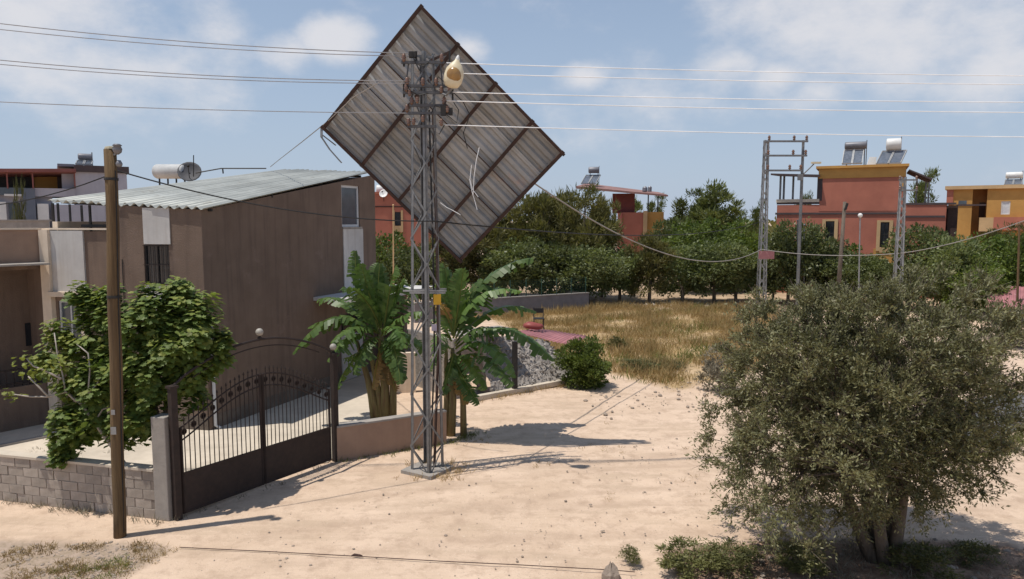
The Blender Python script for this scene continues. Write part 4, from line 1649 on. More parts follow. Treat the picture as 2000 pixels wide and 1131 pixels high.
def pb(F, name, m, par, rects, o0=-.2, o1=0.0, zmin=None):
    mb = MB()
    for r in rects:
        F.pbox(mb, *r, o0=o0, o1=o1, zmin=zmin)
    return mb.build(name, m, par)


# red house on the right
F = facing(1690, 57)
h = thing('red_house', 'terracotta red two storey house with ochre roof band, behind the slim lattice pylon', 'house', F.p)
hol = [F.rect(1612, 432, 1629, 481), F.rect(1719, 434, 1736, 483)]
t0 = F.hit(1516, 450)[0]
t1 = F.hit(1846, 450)[0]
ztop = F.hit(1690, 399)[1]
holed_wall(F, t0, t1, 0, ztop, hol, .2).build('front_wall', M_RED, h)
pb(F, 'wall_core', M_RED, h, [(1517, 401, 1845, 560)], -9, -.3, 0)
mb = MB()
F.box(mb, t0, t0 + .25, 0, ztop - .004, -9, -.004)
F.box(mb, t1 - .25, t1, 0, ztop - .004, -9, -.004)
mb.build('end_wall', M_RED, h)
pb(F, 'stair_tower', M_RED, h, [(1601, 346, 1768, 412)], -6, .02)
pb(F, 'roof_band', M_YEL, h, [(1599, 327, 1770, 347)], -6.1, .07)
pb(F, 'roof_edge', M_YEL, h, [(1594, 322, 1776, 327)], -6.4, .3)
pb(F, 'corner_strip', M_YEL, h, [(1760, 347, 1769, 372)], -.1, .05)
pb(F, 'corner_wall', M_DKROOF, h, [(1596, 345, 1606, 392)], -.3, .04)
pb(F, 'floor_band', M_DKROOF, h, [(1514, 415, 1764, 419), (1768, 421, 1846, 425)], -.1, .07)
pb(F, 'parapet_coping', M_CREAM, h, [(1516, 389, 1600, 395)], -.3, .05)
pb(F, 'parapet_coping', M_DKROOF, h, [(1770, 396, 1868, 400)], -.3, .05)
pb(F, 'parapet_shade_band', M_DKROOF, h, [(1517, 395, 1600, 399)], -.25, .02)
pb(F, 'side_bay', M_RUST, h, [(1847, 401, 1867, 560)], -4, -.4, 0)
for r in hol:
    window(F, r, h, M_DARK, M_GLASS, off=-.1, fw=.07, mull=1, trans=1)
    mb = MB()
    F.box(mb, r[0] - .26, r[0] - .003, r[2] - .3, r[3] + .15, -.05, .09)
    F.box(mb, r[1] + .003, r[1] + .26, r[2] - .3, r[3] + .15, -.05, .09)
    F.box(mb, r[0] - .003, r[1] + .003, r[3] + .003, r[3] + .15, -.05, .085)
    F.box(mb, r[0] - .003, r[1] + .003, r[2] - .42, r[2] - .003, -.05, .12)
    mb.build('window_surround', M_ORPALE, h)
pb(F, 'ochre_plinth', M_YEL, h, [(1705, 486, 1762, 520), (1516, 468, 1524, 520), (1600, 480, 1640, 520)], -.1, .05)
mb = MB()
a0, a1, a2, a3 = F.hit(1507, 340), F.hit(1602, 343), None, None
mb.prism([F.pt(a0[0], a0[1] - .12, .6), F.pt(a1[0], a1[1] - .14, .6), F.pt(a1[0], a1[1] + .1, -5), F.pt(a0[0], a0[1] + .1, -5)],
         [F.pt(a0[0], a0[1] + .02, .6), F.pt(a1[0], a1[1] + .05, .6), F.pt(a1[0], a1[1] + .3, -5), F.pt(a0[0], a0[1] + .3, -5)])
mb.build('terrace_canopy', M_DKROOF, h)
for px in (1524, 1531, 1549):
    pb(F, 'canopy_post', M_GALV, h, [(px - 2, 341, px + 2, 392)], -.6 - (px % 3), -.5 - (px % 3))
mb = MB()
a0, a1 = F.hit(1776, 331), F.hit(1820, 350)
mb.prism([F.pt(a0[0], a0[1] - .1, .3), F.pt(a1[0], a1[1] - .1, .3), F.pt(a1[0], a1[1] - .1, -4), F.pt(a0[0], a0[1] - .1, -4)],
         [F.pt(a0[0], a0[1], .3), F.pt(a1[0], a1[1] + .05, .3), F.pt(a1[0], a1[1] + .05, -4), F.pt(a0[0], a0[1], -4)])
mb.build('side_canopy', M_DKROOF, h)
for px in (1790, 1808, 1814):
    pb(F, 'canopy_post', M_GALV, h, [(px - 1.6, 349, px + 1.6, 399)], -1.2 - (px % 3), -1.1 - (px % 3))
heater(F, (1650, 273, 1692, 288), (1645, 290, 1684, 321), -1.4, 'left solar water heater with grey tank on the roof of the red house', False)
heater(F, (1733, 266, 1761, 290), (1712, 292, 1760, 321), -1.4, 'right solar water heater with bright white tank on the roof of the red house')
c = F.pt(F.hit(1704, 318)[0], F.hit(1704, 318)[1] + .1, -1.0)
mb = MB()
mb.prism([c + Vector((-.45, 0, -.3)), c + Vector((.25, 0, -.3)), c + Vector((.25, .05, -.3)), c + Vector((-.45, .05, -.3))], [c + Vector((-.1, .25, .45)), c + Vector((.45, .25, .45)), c + Vector((.45, .3, .45)), c + Vector((-.1, .3, .45))])
tag(mb.build('white_board', M_TANK), 'white board leaning between the two solar heaters', 'board')

# ochre house at the right edge
F = facing(1930, 68)
h = thing('ochre_house', 'ochre yellow house with recessed bays at the right edge behind the red house', 'house', F.p)
hw = [F.rect(1955, 393, 1973, 419)]
t0, t1 = F.hit(1926, 420)[0], F.hit(2080, 420)[0]
holed_wall(F, t0, t1, 0, F.hit(1960, 368)[1], hw, .2).build('right_bay', M_YEL, h)
pb(F, 'house_core', M_YEL, h, [(1927, 370, 2079, 480)], -8, -.3, 0)
pb(F, 'left_bay', M_YEL, h, [(1850, 368, 1896, 520)], -8, 0, 0)
pb(F, 'recess_wall', mat('shaded_ochre_render', (.42, .20, .07), (.36, .17, .06), 1.2), h, [(1894, 369, 1928, 520)], -8, -1.3, 0)  # shade of the recess put into a darker copy of the ochre
pb(F, 'cornice', M_ORPALE, h, [(1846, 361, 2082, 368)], -8, .3)
pb(F, 'corner_pier', M_RED, h, [(1849, 366, 1862, 400)], -.2, .1)
pb(F, 'balcony_wall', M_ORPALE, h, [(1912, 425, 1940, 452)], -.3, .5)
pb(F, 'balcony_wall', M_RED, h, [(1940, 424, 2080, 450)], -.3, .5)
pb(F, 'floor_band', M_DKROOF, h, [(1868, 399, 1926, 402)], -.3, .06)
window(F, hw[0], h, M_TANK, M_VINYL, off=-.05, fw=.1, mull=0)
pb(F, 'small_window', M_GLASSG, h, [(1872, 392, 1888, 399)], -.2, .02)
pb(F, 'door', M_RUST, h, [(1912, 396, 1924, 424)], -1.5, -1.25)
heater(F, (1966, 334, 1998, 347), (1962, 350, 1996, 362), -1.5, 'solar water heater with white tank on the ochre house roof')

# red house in the middle distance
F = facing(1230, 80)
h = thing('red_house', 'red house with a flat canopy roof rising out of the pines in the middle', 'house', F.p)
pb(F, 'front_wall', M_RED, h, [(1213, 415, 1258, 480)], -6, 0, 0)
pb(F, 'sunlit_corner', mat('sunlit_red_render', (.55, .19, .15), (.48, .16, .13), 1.2), h, [(1206, 416, 1214, 480)], -2, .3, 0)  # sunlight on the left face put into a brighter red
pb(F, 'upper_wall', mat('shaded_red_render', (.20, .06, .05), (.17, .05, .045), 1.2), h, [(1196, 378, 1240, 416)], -5, -.6)  # shade under the canopy put into a darker copy of the red
pb(F, 'ochre_parapet', M_YEL, h, [(1258, 414, 1296, 480)], -4, -.3, 0)
pb(F, 'ochre_pier', M_ORPALE, h, [(1256, 412, 1264, 480)], -.5, .2, 0)
mb = MB()
q = [F.hit(1127, 367), F.hit(1304, 382), F.hit(1290, 379), F.hit(1140, 359)]
mb.prism([F.pt(q[0][0], q[0][1] - .15, 1.5), F.pt(q[1][0], q[1][1] - .15, 1.0), F.pt(q[2][0], q[2][1] + .15, -5), F.pt(q[3][0], q[3][1] - .05, -5)],
         [F.pt(q[0][0], q[0][1] + .12, 1.5), F.pt(q[1][0], q[1][1] + .03, 1.0), F.pt(q[2][0], q[2][1] + .4, -5), F.pt(q[3][0], q[3][1] + .3, -5)])
mb.build('canopy_roof', M_PINKDULL, h)
for px in (1266, 1285):
    pb(F, 'canopy_post', M_DARK, h, [(px - 1.2, 380, px + 1.2, 416)], -.5, -.35)
pb(F, 'window', M_GLASS, h, [(1200, 440, 1206, 462)], -.5, .02)
heater(F, (1148, 323, 1168, 336), (1134, 340, 1163, 359), -2.0, 'solar water heater with dark tank on the canopy roof above the pines', False)
c = F.pt(F.hit(1260, 368)[0], F.hit(1260, 374)[1], -1)
mb = MB()
mb.lathe(c, [(.25, 0), (.3, .1), (.28, .45), (.1, .62)], 8)
mb.lathe(c + Vector((.55, 0, 0)), [(.2, 0), (.22, .5), (.08, .65)], 8)
tag(mb.build('roof_vent', M_STEEL), 'pair of small grey roof vents on the flat canopy above the pines', 'vent')
F = facing(1080, 84)
h = thing('ochre_hut', 'small ochre block just showing above the pines beside the torn panel', 'building', F.p)
pb(F, 'wall', M_YEL, h, [(1073, 386, 1086, 420)], -3, 0, 0)
pb(F, 'roof_slab', M_RED, h, [(1071, 383, 1088, 386)], -3.1, .15)

# red house under the torn panel
F = facing(790, 68)
h = thing('red_house', 'brick red house seen between the brown house and the pylon, under the torn panel', 'house', F.p)
hw = [F.rect(771, 414, 783, 441)]
t0, t1 = F.hit(690, 420)[0], F.hit(900, 420)[0]
holed_wall(F, t0, t1, 0, F.hit(790, 379)[1], hw, .2).build('front_wall', M_RED, h)
pb(F, 'house_core', M_RED, h, [(691, 381, 899, 460)], -8, -.3, 0)
pb(F, 'roof_edge', M_RED, h, [(688, 375, 902, 379)], -8, .15)
pb(F, 'floor_band', M_RUST, h, [(690, 403, 900, 405)], -.1, .05)
window(F, hw[0], h, M_DARK, M_GLASS, off=-.08, fw=.08, mull=0, trans=1)
a, b, c_, d_ = hw[0]
mb = MB()
F.box(mb, a - .2, a - .003, c_ - .6, d_ + .15, -.05, .08)
F.box(mb, b + .003, b + .2, c_ - .6, d_ + .15, -.05, .08)
F.box(mb, a - .003, b + .003, c_ - .6, c_ - .003, -.05, .085)
mb.build('window_surround', M_ORPALE, h)
ta, tb = F.pt(F.hit(735, 369)[0], F.hit(744, 369)[1], -1), F.pt(F.hit(752, 369)[0], F.hit(744, 369)[1], -1)
t = thing('water_tank', 'small white water tank on the brick red house beside the brown house corner', 'tank', ta)
cyl_tank(ta, tb, .42, M_TANK, 'tank_body', t)
MB().bar(ta + (tb - ta) * .3, ta + (tb - ta) * .3 - Vector((0, 0, .8)), .1).build('stand', M_GALV, t)
dish('satellite_dish', 'white satellite dish on the roof edge of the brick red house', F.pt(F.hit(749, 378)[0], F.hit(749, 378)[1], .3), .4, (-.1, -.9, .4), M_TANK, mast=.7)

# lilac grey house at the far left
F = facing(110, 46)
h = thing('lilac_house', 'lilac grey house with red canopy terrace at the left edge beyond the terrace', 'house', F.p)
pb(F, 'stair_block', M_LILAC, h, [(148, 337, 250, 450)], -6, 0, 0)
pb(F, 'roof_edge', M_DKROOF, h, [(145, 324, 252, 337)], -6.1, .15)
pb(F, 'roof_edge', M_STEEL, h, [(112, 320, 146, 325)], -4, -.5)
pb(F, 'lower_wall', M_LILAC, h, [(104, 400, 206, 450)], -4, .3, 0)
pb(F, 'back_wall', M_YEL, h, [(66, 340, 147, 370)], -4, -2.5)
pb(F, 'recess_shade', M_BLACK, h, [(-60, 336, 66, 368)], -4, -2.4)  # black slab painted in for the deep shade under the terrace canopy
pb(F, 'terrace_door', M_DKROOF, h, [(112, 344, 121, 372)], -2.6, -2.4)
pb(F, 'side_wall', M_LILAC, h, [(121, 338, 147, 372)], -4, -.5)
mb = MB()
q = [F.hit(-90, 334), F.hit(148, 334)]
mb.prism([F.pt(q[0][0], q[0][1] - .10, .8), F.pt(q[1][0], q[1][1] - .10, .8), F.pt(q[1][0], q[1][1] - .30, -3.8), F.pt(q[0][0], q[0][1] - .30, -3.8)],
         [F.pt(q[0][0], q[0][1] + .10, .8), F.pt(q[1][0], q[1][1] + .10, .8), F.pt(q[1][0], q[1][1] + .05, -3.8), F.pt(q[0][0], q[0][1] + .05, -3.8)])
mb.build('terrace_canopy', M_REDROOF, h)
pb(F, 'terrace_parapet', M_LILAC, h, [(62, 368, 147, 384)], -3.5, .1)
pb(F, 'glass_balustrade', M_GLASSG, h, [(-60, 366, 62, 381)], -.1, .1)
pb(F, 'ground_wall', M_LILAC, h, [(-60, 381, 104, 450)], -4, -.4, 0)
pb(F, 'blue_wall', M_BLUEG, h, [(46, 368, 70, 450)], -2, .3, 0)
pb(F, 'white_pier', M_TANK, h, [(-20, 394, 13, 450), (74, 398, 96, 450)], -.8, .2, 0)
pb(F, 'window_band', M_TANK, h, [(8, 379, 46, 383)], -.5, .15)
pb(F, 'window', M_GLASSG, h, [(18, 396, 40, 432)], -.6, -.35)
for px in (14, 64, 146):
    pb(F, 'canopy_post', M_REDROOF, h, [(px - 1.5, 338, px + 1.5, 368)], .3, .45)
heater(F, (155, 296, 181, 309), (148, 311, 179, 323), -1.5, 'solar water heater with grey tank on the lilac house roof', False)
F = facing(90, 38)
mb = MB()
F.pbox(mb, -80, 432, 100, 560, -.3, 0, 0)
F.pbox(mb, -80, 429, 101, 432, -.35, .05)
tag(mb.build('neighbour_wall', M_CONC), 'low grey concrete wall in front of the lilac house', 'wall')

# pink roofed shed and blue truck at the right edge
F = facing(1985, 41)
t = thing('pink_roof_shed', 'open shed with faded pink corrugated roof at the right edge behind the olive', 'shed', F.p)
x0, x1 = F.hit(1928, 585)[0], F.hit(2120, 585)[0]
z0, z1 = F.hit(1960, 598)[1], F.hit(1960, 567)[1]
for i in range(4):
    u0, u1 = x0 + (x1 - x0) * i / 4, x0 + (x1 - x0) * (i + 1) / 4 + .03
    wave(F.pt(u0, z0, 1.2), F.pt(u1, z0, 1.2), F.pt(u0, z1, -3.2), F.pt(u1, z1, -3.2), 5, .03, 3, .008, 'trap', .006 * (i % 2)).build('roof_sheet', M_PINKROOF, t)
for (u, o, zt) in ((x0 + .15, 1.1, z0), (x1 - .2, 1.1, z0), (x0 + .15, -3.1, z1), (x1 - .2, -3.1, z1)):
    MB().bar(F.pt(u, -.05, o), F.pt(u, zt - .05, o), .09).build('post', M_RUST, t)
F = facing(2010, 40.2)
c = F.pt(0, 0, 0)
tr = thing('blue_truck', 'blue pickup truck parked under the pink roof at the right edge', 'truck', c)


def tbox(name, t0, t1, z0_, z1_, o0, o1, m, par=tr, bev=.04):
    mb_ = MB()
    F.box(mb_, t0, t1, z0_, z1_, o0, o1)
    return mb_.build(name, m, par, bevel=bev)


x0 = F.hit(1968, 620)[0]
body = MB()
sec = [(0, .45), (0, .95), (.9, 1.05), (1.35, 1.62), (2.55, 1.66), (2.75, 1.0), (4.4, 1.0), (4.4, .45)]
body.prism([F.pt(x0 + a_, b_, -1.6) for a_, b_ in sec], [F.pt(x0 + a_, b_, 0) for a_, b_ in sec])
body.build('truck_body', M_TRUCK, tr, bevel=.04)
tbox('side_window', x0 + 1.35, x0 + 1.95, 1.1, 1.52, -.03, .012, M_GLASS, tr, 0)
tbox('side_window', x0 + 2.02, x0 + 2.5, 1.1, 1.54, -.03, .012, M_GLASS, tr, 0)
tbox('headlight', x0 - .02, x0 + .12, .68, .86, -.4, .01, M_TANK, tr, 0)
tbox('bumper', x0 - .1, x0 + .1, .38, .56, -1.62, .03, M_DARK, tr)
for tt in (.85, 3.55):
    for o in (-1.55, -.05):
        wc = F.pt(x0 + tt, .33, o)
        wh = MB().lathe(wc - F.n * .1, [(.2, 0), (.33, .02), (.33, .2), (.2, .22)], 16, F.n).build('wheel', M_TYRE, tr)
        MB().lathe(wc + F.n * .125, [(.17, 0), (.17, .012), (.05, .03)], 12, F.n).build('rim', M_GALV, wh)


# ================================================================== FAR TREES (built once per kind, then copied)
def tree_proto(name, kind, seed):
    """Unit tree: about 1 m tall, base at the origin; scaled when placed."""
    rng = np.random.default_rng(seed)
    r = thing(name, 'tree', 'tree')
    if kind == 'citrus':
        me_, cl = crown_mesh('crown', seed, 90, 95, (.44, .44, .46), (0, 0, .53), .12, .046, .024, .15, .1, .45, .26, .85)
        tr_, m = .22, LM_CIT
    elif kind == 'bright':
        me_, cl = crown_mesh('crown', seed, 85, 90, (.42, .42, .46), (0, 0, .53), .12, .046, .024, .2, .1, .4, .3, .85)
        tr_, m = .2, LM_CITL
    elif kind == 'pine':
        me_, cl = crown_mesh('crown', seed, 110, 105, (.36, .36, .46), (0, 0, .54), .10, .058, .011, .55, 0, .4, .35, .8, True)
        tr_, m = .3, LM_PINE
    elif kind == 'tallpine':
        me_, cl = crown_mesh('crown', seed, 110, 95, (.26, .26, .49), (0, 0, .52), .085, .050, .011, .6, 0, .35, .4, .9, True)
        tr_, m = .3, LM_PINEL
    elif kind == 'bush':
        me_, cl = crown_mesh('crown', seed, 90, 130, (.44, .44, .46), (0, 0, .46), .13, .065, .026, .5, 0, .25, .3, .95)
        tr_, m = .1, LM_CITL
    else:
        me_, cl = crown_mesh('crown', seed, 46, 60, (.50, .50, .50), (0, 0, .46), .17, .085, .026, .6, 0, .4, .3, .85, True)
        tr_, m = .1, LM_SHRUB
    mb_ = MB()
    lean = rng.normal(size=2) * .03
    if kind in ('shrub', 'bush'):
        for k in range(7):
            e = cl[rng.integers(len(cl))]
            mb_.tube([(0, 0, -.02), Vector(e) * .5 + Vector((0, 0, .05)), Vector(e)], [.012, .008, .003], 4)
    else:
        top = .62 if kind in ('citrus', 'bright') else .88
        mb_.tube([(0, 0, -.03), (lean[0] * .4, lean[1] * .4, top * .4), (lean[0], lean[1], top)], [.032, .024, .008], 7)
        limbs(mb_, (0, 0, .1), cl, .012, 16, rng, .35, top)
    mb_.build('trunk' if kind not in ('shrub', 'bush') else 'stem', M_BARK, r)
    link('crown' if kind not in ('shrub', 'bush') else 'foliage', me_, m, r)
    return r


PROTO, USED = {}, set()
for kind, nm, cnt in (('bush', 'bush', 1), ('citrus', 'fruit_tree', 3), ('bright', 'leafy_tree', 2), ('pine', 'pine_tree', 3), ('tallpine', 'tall_pine', 2), ('shrub', 'shrub', 3)):
    PROTO[kind] = [tree_proto(nm, kind, 100 + 7 * i + len(nm)) for i in range(cnt)]
turn = {}


def plant(kind, px, D, top, width, label, group=None, z=0.0):
    k = turn.get(kind, 0)
    turn[kind] = k + 1
    p = PROTO[kind][k % len(PROTO[kind])]
    o = p if p.name not in USED else copy_tree(p)
    USED.add(p.name)
    q = P(px, top, D)
    o.location = (q.x, D, z)
    hgt = q.z - z
    wunit = {'citrus': .88, 'bright': .84, 'pine': .74, 'tallpine': .54, 'shrub': 1.0, 'bush': .9}[kind]
    wd = width / FPX * D / wunit
    o.scale = (wd, wd, hgt)
    o.rotation_euler = (0, 0, random.random() * 6.28)
    tag(o, label, kind if kind in ('shrub', 'bush') else 'tree', group)
    return o


GP, GC, GR = 'pines in front of the middle red house', 'fruit trees along the far edge of the field', 'trees in front of the right red house'
for a in (
    ('pine', 948, 55, 420, 150, 'bushy dark pine partly hidden by the low tip of the torn panel', GP),
    ('pine', 1008, 57, 398, 130, 'olive green pine just right of the torn panel tip', GP),
    ('pine', 1058, 56, 366, 130, 'tall pine directly under the right corner of the torn panel', GP),
    ('pine', 1106, 58, 372, 120, 'pine with ragged top left of the middle red house canopy', GP),
    ('pine', 1140, 54, 378, 115, 'dark pine standing before the left end of the flat canopy', GP),
    ('pine', 1178, 56, 384, 62, 'narrower dark pine hard against the sunlit red corner of the middle house', GP),
    ('citrus', 1000, 53, 470, 130, 'dark round tree behind the grey wall and its wire fence', GC),
    ('citrus', 1075, 52, 468, 130, 'dark leafy tree at the right end of the wire fence', GC),
    ('citrus', 1150, 51, 478, 120, 'round fruit tree just past the end of the grey wall', GC),
    ('citrus', 1212, 53, 484, 100, 'fruit tree below the red wall of the middle house', GC),
    ('pine', 1270, 52, 452, 92, 'reddish brown pine sapling shape among the fruit trees', GC),
    ('citrus', 1336, 53, 474, 115, 'round fruit tree in the middle of the field edge', GC),
    ('citrus', 1398, 52, 470, 115, 'round fruit tree second left of the ladder-like pole', GC),
    ('citrus', 1440, 52.5, 480, 105, 'fruit tree touching the ladder-like pole on its left', GC),
    ('bright', 1372, 60, 432, 130, 'bright green tree below the tall pale pine', GC),
    ('bright', 1440, 62, 440, 120, 'bright green tree between the tall pale pine and the ladder-like pole', GC),
    ('citrus', 1318, 64, 424, 90, 'dark dense tree right of the ochre parapet', GC),
    ('tallpine', 1396, 78, 352, 112, 'tallest pale pine against the sky in the middle distance', None),
    ('tallpine', 1335, 80, 386, 75, 'dark pointed pine left of the tallest pale pine', None),
    ('tallpine', 1442, 84, 408, 50, 'small far pine against the sky right of the tallest one', None),
    ('tallpine', 1476, 80, 404, 40, 'small far pine beside the ladder-like pole', None),
    ('tallpine', 1236, 100, 378, 50, 'far pine seen under the flat canopy roof', None),
    ('tallpine', 1275, 104, 392, 45, 'far small pine seen through the canopy posts', None),
    ('citrus', 1545, 51.5, 428, 105, 'dark leafy tree right of the pink plate below the terrace canopy', GR),
    ('citrus', 1597, 52, 446, 95, 'dark tree covering the left window side of the red house', GR),
    ('citrus', 1645, 50.5, 492, 105, 'low dark tree at the foot of the wooden pole', GR),
    ('citrus', 1700, 50.5, 494, 95, 'low dark tree under the red house windows', GR),
    ('citrus', 1513, 52.5, 490, 85, 'small tree just right of the ladder-like pole', GR),
    ('bright', 1655, 52.5, 482, 100, 'green tree behind the low tree at the wooden pole', GR),
    ('citrus', 1812, 48, 436, 125, 'large dark tree right of the slim pale pylon', GR),
    ('citrus', 1868, 45, 458, 115, 'dark tree in front of the red side bay', GR),
    ('bright', 1930, 47, 470, 130, 'light green tree below the ochre house', GR),
    ('bright', 1992, 46, 462, 110, 'light green tree at the right edge above the pink roof', GR),
    ('bright', 1900, 44, 506, 110, 'low bright green tree left of the pink roofed shed', GR),
    ('pine', 1960, 52, 448, 120, 'dark brownish tree behind the light green ones at the right edge', GR),
    ('citrus', 1762, 48, 500, 75, 'small dark tree at the foot of the slim pale pylon', GR),
    ('tallpine', 1572, 72, 372, 42, 'dark tree top showing through the left terrace of the red house', None),
    ('tallpine', 1796, 74, 352, 62, 'green tree top behind the right side canopy of the red house', None),
    ('bright', 762, 50, 458, 110, 'green tree before the brick red house beside the brown house', None),
    ('citrus', 812, 48, 480, 110, 'darker green tree behind the pylon shaft below the torn panel', None),
    ('pine', 872, 54, 450, 110, 'dark pine behind the banana leaves left of the panel tip', GP),
    ('shrub', 34, 42, 398, 30, 'small green plant before the window of the lilac house', None),
    ('bright', -60, 60, 380, 160, 'tree beyond the left edge of the lilac house', None),
):
    plant(*a)

# far woods beyond everything, one mass
rngw = np.random.default_rng(77)
n = 26000
wx = rngw.uniform(-420, 520, n)
wy = rngw.uniform(130, 300, n)
hgt = 4.6 + 1.6 * np.array(lowfreq(wx, wy, 26, 12)) + 1.2 * np.array(lowfreq(wx, wy, 9, 13))
wz = hgt * rngw.random(n) ** .6
me_ = leaf_mesh('far_woods', np.stack([wx, wy, wz], 1), rngw.normal(size=(n, 3)) + np.array((0, 0, .5)), rngw.normal(size=(n, 3)), 1.5 + rngw.random(n), 1.0 + rngw.random(n) * .6)
link('far_woods', me_, LM_PINE, None, False, 'stuff')

# ================================================================== BUSHES NEAR BY
plant('bush', 1148, 25.6, 664, 98, 'green bush growing against the right end of the grey shed')
plant('shrub', 1252, 28.5, 704, 95, 'low green weed clump at the near edge of the dry field')
plant('shrub', 1300, 29, 708, 85, 'low green weed clump right of the first one at the field edge')
plant('shrub', 1205, 33, 660, 40, 'small dry bush in the grass above the green bush')
for (px, yb, top, wd, lab) in ((1345, 1118, 1066, 130, 'dry olive green bush low in the foreground left of the olive trunk'),
                               (1432, 1112, 1062, 110, 'sparse reddish bush in the foreground nearest the olive trunk'),
                               (1232, 1098, 1078, 44, 'small dry tuft on the sand near the pointed rock'),
                               (1565, 1112, 1066, 120, 'dark low bush in the shade below the olive'),
                               (1800, 1116, 1064, 130, 'low bush right of the olive trunk in the shade'),
                               (1900, 1095, 1062, 90, 'dry twiggy bush at the right of the olive shade')):
    g = G(px, yb)
    o = plant('shrub', px, g.y, top, wd, lab, 'low bushes under the olive tree')
    o.scale.z = max(o.scale.z, .25)
p = G(1415, 765)
o = plant('shrub', 1408, p.y, 682, 88, 'pale grey dead weed clump left of the olive crown')
for c in o.children:
    if c.name.startswith('foliage'):
        c.data = c.data.copy()
        c.data.materials.clear()
        c.data.materials.append(LM_GREY)
o = plant('shrub', 1975, 34, 640, 85, 'dry reddish bush right of the olive crown below the truck')
for c in o.children:
    if c.name.startswith('foliage'):
        c.data = c.data.copy()
        c.data.materials.clear()
        c.data.materials.append(LM_GREY)

# ================================================================== THE OLIVE TREE
ob = G(1722, 1090)
ob.z = 0
ol = thing('olive_tree', 'large grey green olive tree filling the right foreground', 'olive tree', ob)
rngo = np.random.default_rng(21)
DO = ob.y
cxo = P(1672, 740, DO)
cen = np.array((cxo.x, DO, 2.84))
ncl = 1150
cl, dcl = lumpy_clusters(ncl, (2.45, 2.2, 2.0), cen, rngo, .22, .2, .98)
# fuller skirt towards the lower left, thinner top left as in the photo
q_ = (cl - cen) / np.array((2.45, 2.2, 2.0))
q_ *= (np.linalg.norm(q_, axis=1) / (np.sum(np.abs(q_) ** 3.5, axis=1) ** (1 / 3.5) + 1e-6))[:, None] ** 1.05
cl = cen + q_ * np.array((2.16, 2.1, 1.98)) + np.array((.14, 0, .06))
cl[:, 0] += np.where(cl[:, 2] < 2.2, -.25, .1)
per = 185
n = ncl * per
idx = np.repeat(np.arange(ncl), per)
# leaves sit on short twigs leaving each cluster
twn = 9
tdir = unit(ncl * twn, rngo) * .7 + np.repeat(dcl, twn, 0) * .6
tdir[:, 2] += .45
tdir /= np.linalg.norm(tdir, axis=1, keepdims=True)
ti = idx * twn + rngo.integers(0, twn, n)
s_ = rngo.random(n)
tl = (.20 + .26 * rngo.random(ncl * twn))[ti]
droop = -.22 * s_ ** 2 * tl
base = cl[idx] + tdir[ti] * (s_ * tl)[:, None] + rngo.normal(size=(n, 3)) * .025
base[:, 2] += droop
ax_ = tdir[ti] * .8 + rngo.normal(size=(n, 3)) * .6
nr_ = rngo.normal(size=(n, 3)) * .7 + np.array((0, 0, .7))
ln = .066 * (.7 + .6 * rngo.random(n))
me_ = leaf_mesh('crown', base, ax_, nr_, ln, ln * .36, .1)
link('crown', me_, LM_OLIVE, ol)
mb = MB()
for k in range(6):
    a_ = k * 1.05 + .4
    e = cen + np.array((math.cos(a_) * 1.1, math.sin(a_) * .9, -.4 + .3 * (k % 3)))
    b_ = ob + Vector((.16 * math.cos(a_), .16 * math.sin(a_), -.1))
    mid = b_.lerp(Vector(e), .45) + Vector((0, 0, .3))
    mb.tube([b_, b_.lerp(mid, .5) + Vector((.06 * math.sin(k * 3), .05, 0)), mid, Vector(e)], [.13, .10, .075, .04], 8)
mb.build('trunk', M_BARK, ol, True)
mb = MB()
for k in range(150):
    c = Vector(cl[rngo.integers(ncl)])
    a_ = (k % 6) * 1.05 + .4
    e = Vector(cen + np.array((math.cos(a_) * 1.0, math.sin(a_) * .8, -.5)))
    st = e.lerp(ob, .45 * rngo.random())
    m1 = st.lerp(c, .55) + Vector(rngo.normal(size=3)) * .12
    mb.tube([st, m1, c], [.030, .018, .006], 5)
for k in range(0, ncl * twn, 2):
    c = Vector(cl[k // twn])
    mb.tube([c, c + Vector(tdir[k]) * .4], [.006, .002], 3, False)
mb.build('branches', M_BARK, ol)

# ================================================================== THE FIG TREE
fb = Vector((P(318, 930, 14.9).x, 14.9, 0))
fig = thing('fig_tree', 'broad leaved fig tree with pale leaning branches behind the wooden pole', 'fig tree', fb)
rngf = np.random.default_rng(5)


def lobed(name, m, s=1.0):
    pts_ = [(0, 0), (.16, -.05), (.42, .10), (.36, .26), (.52, .48), (.33, .52), (.28, .62), (.30, .86), (.13, .84), (0, 1.0)]
    lft = [(-x, y) for x, y in pts_[1:-1]][::-1]
    outl = pts_ + lft
    vs = [(x * s, y * s, (.12 * abs(x) - .22 * (y - .3) ** 2) * s) for x, y in outl]
    vs.append((0, .38 * s, -.01 * s))
    c = len(vs) - 1
    me2 = bpy.data.meshes.new(name)
    me2.from_pydata(vs, [], [(i, (i + 1) % c, c) for i in range(c)])
    me2.materials.append(m)
    return me2


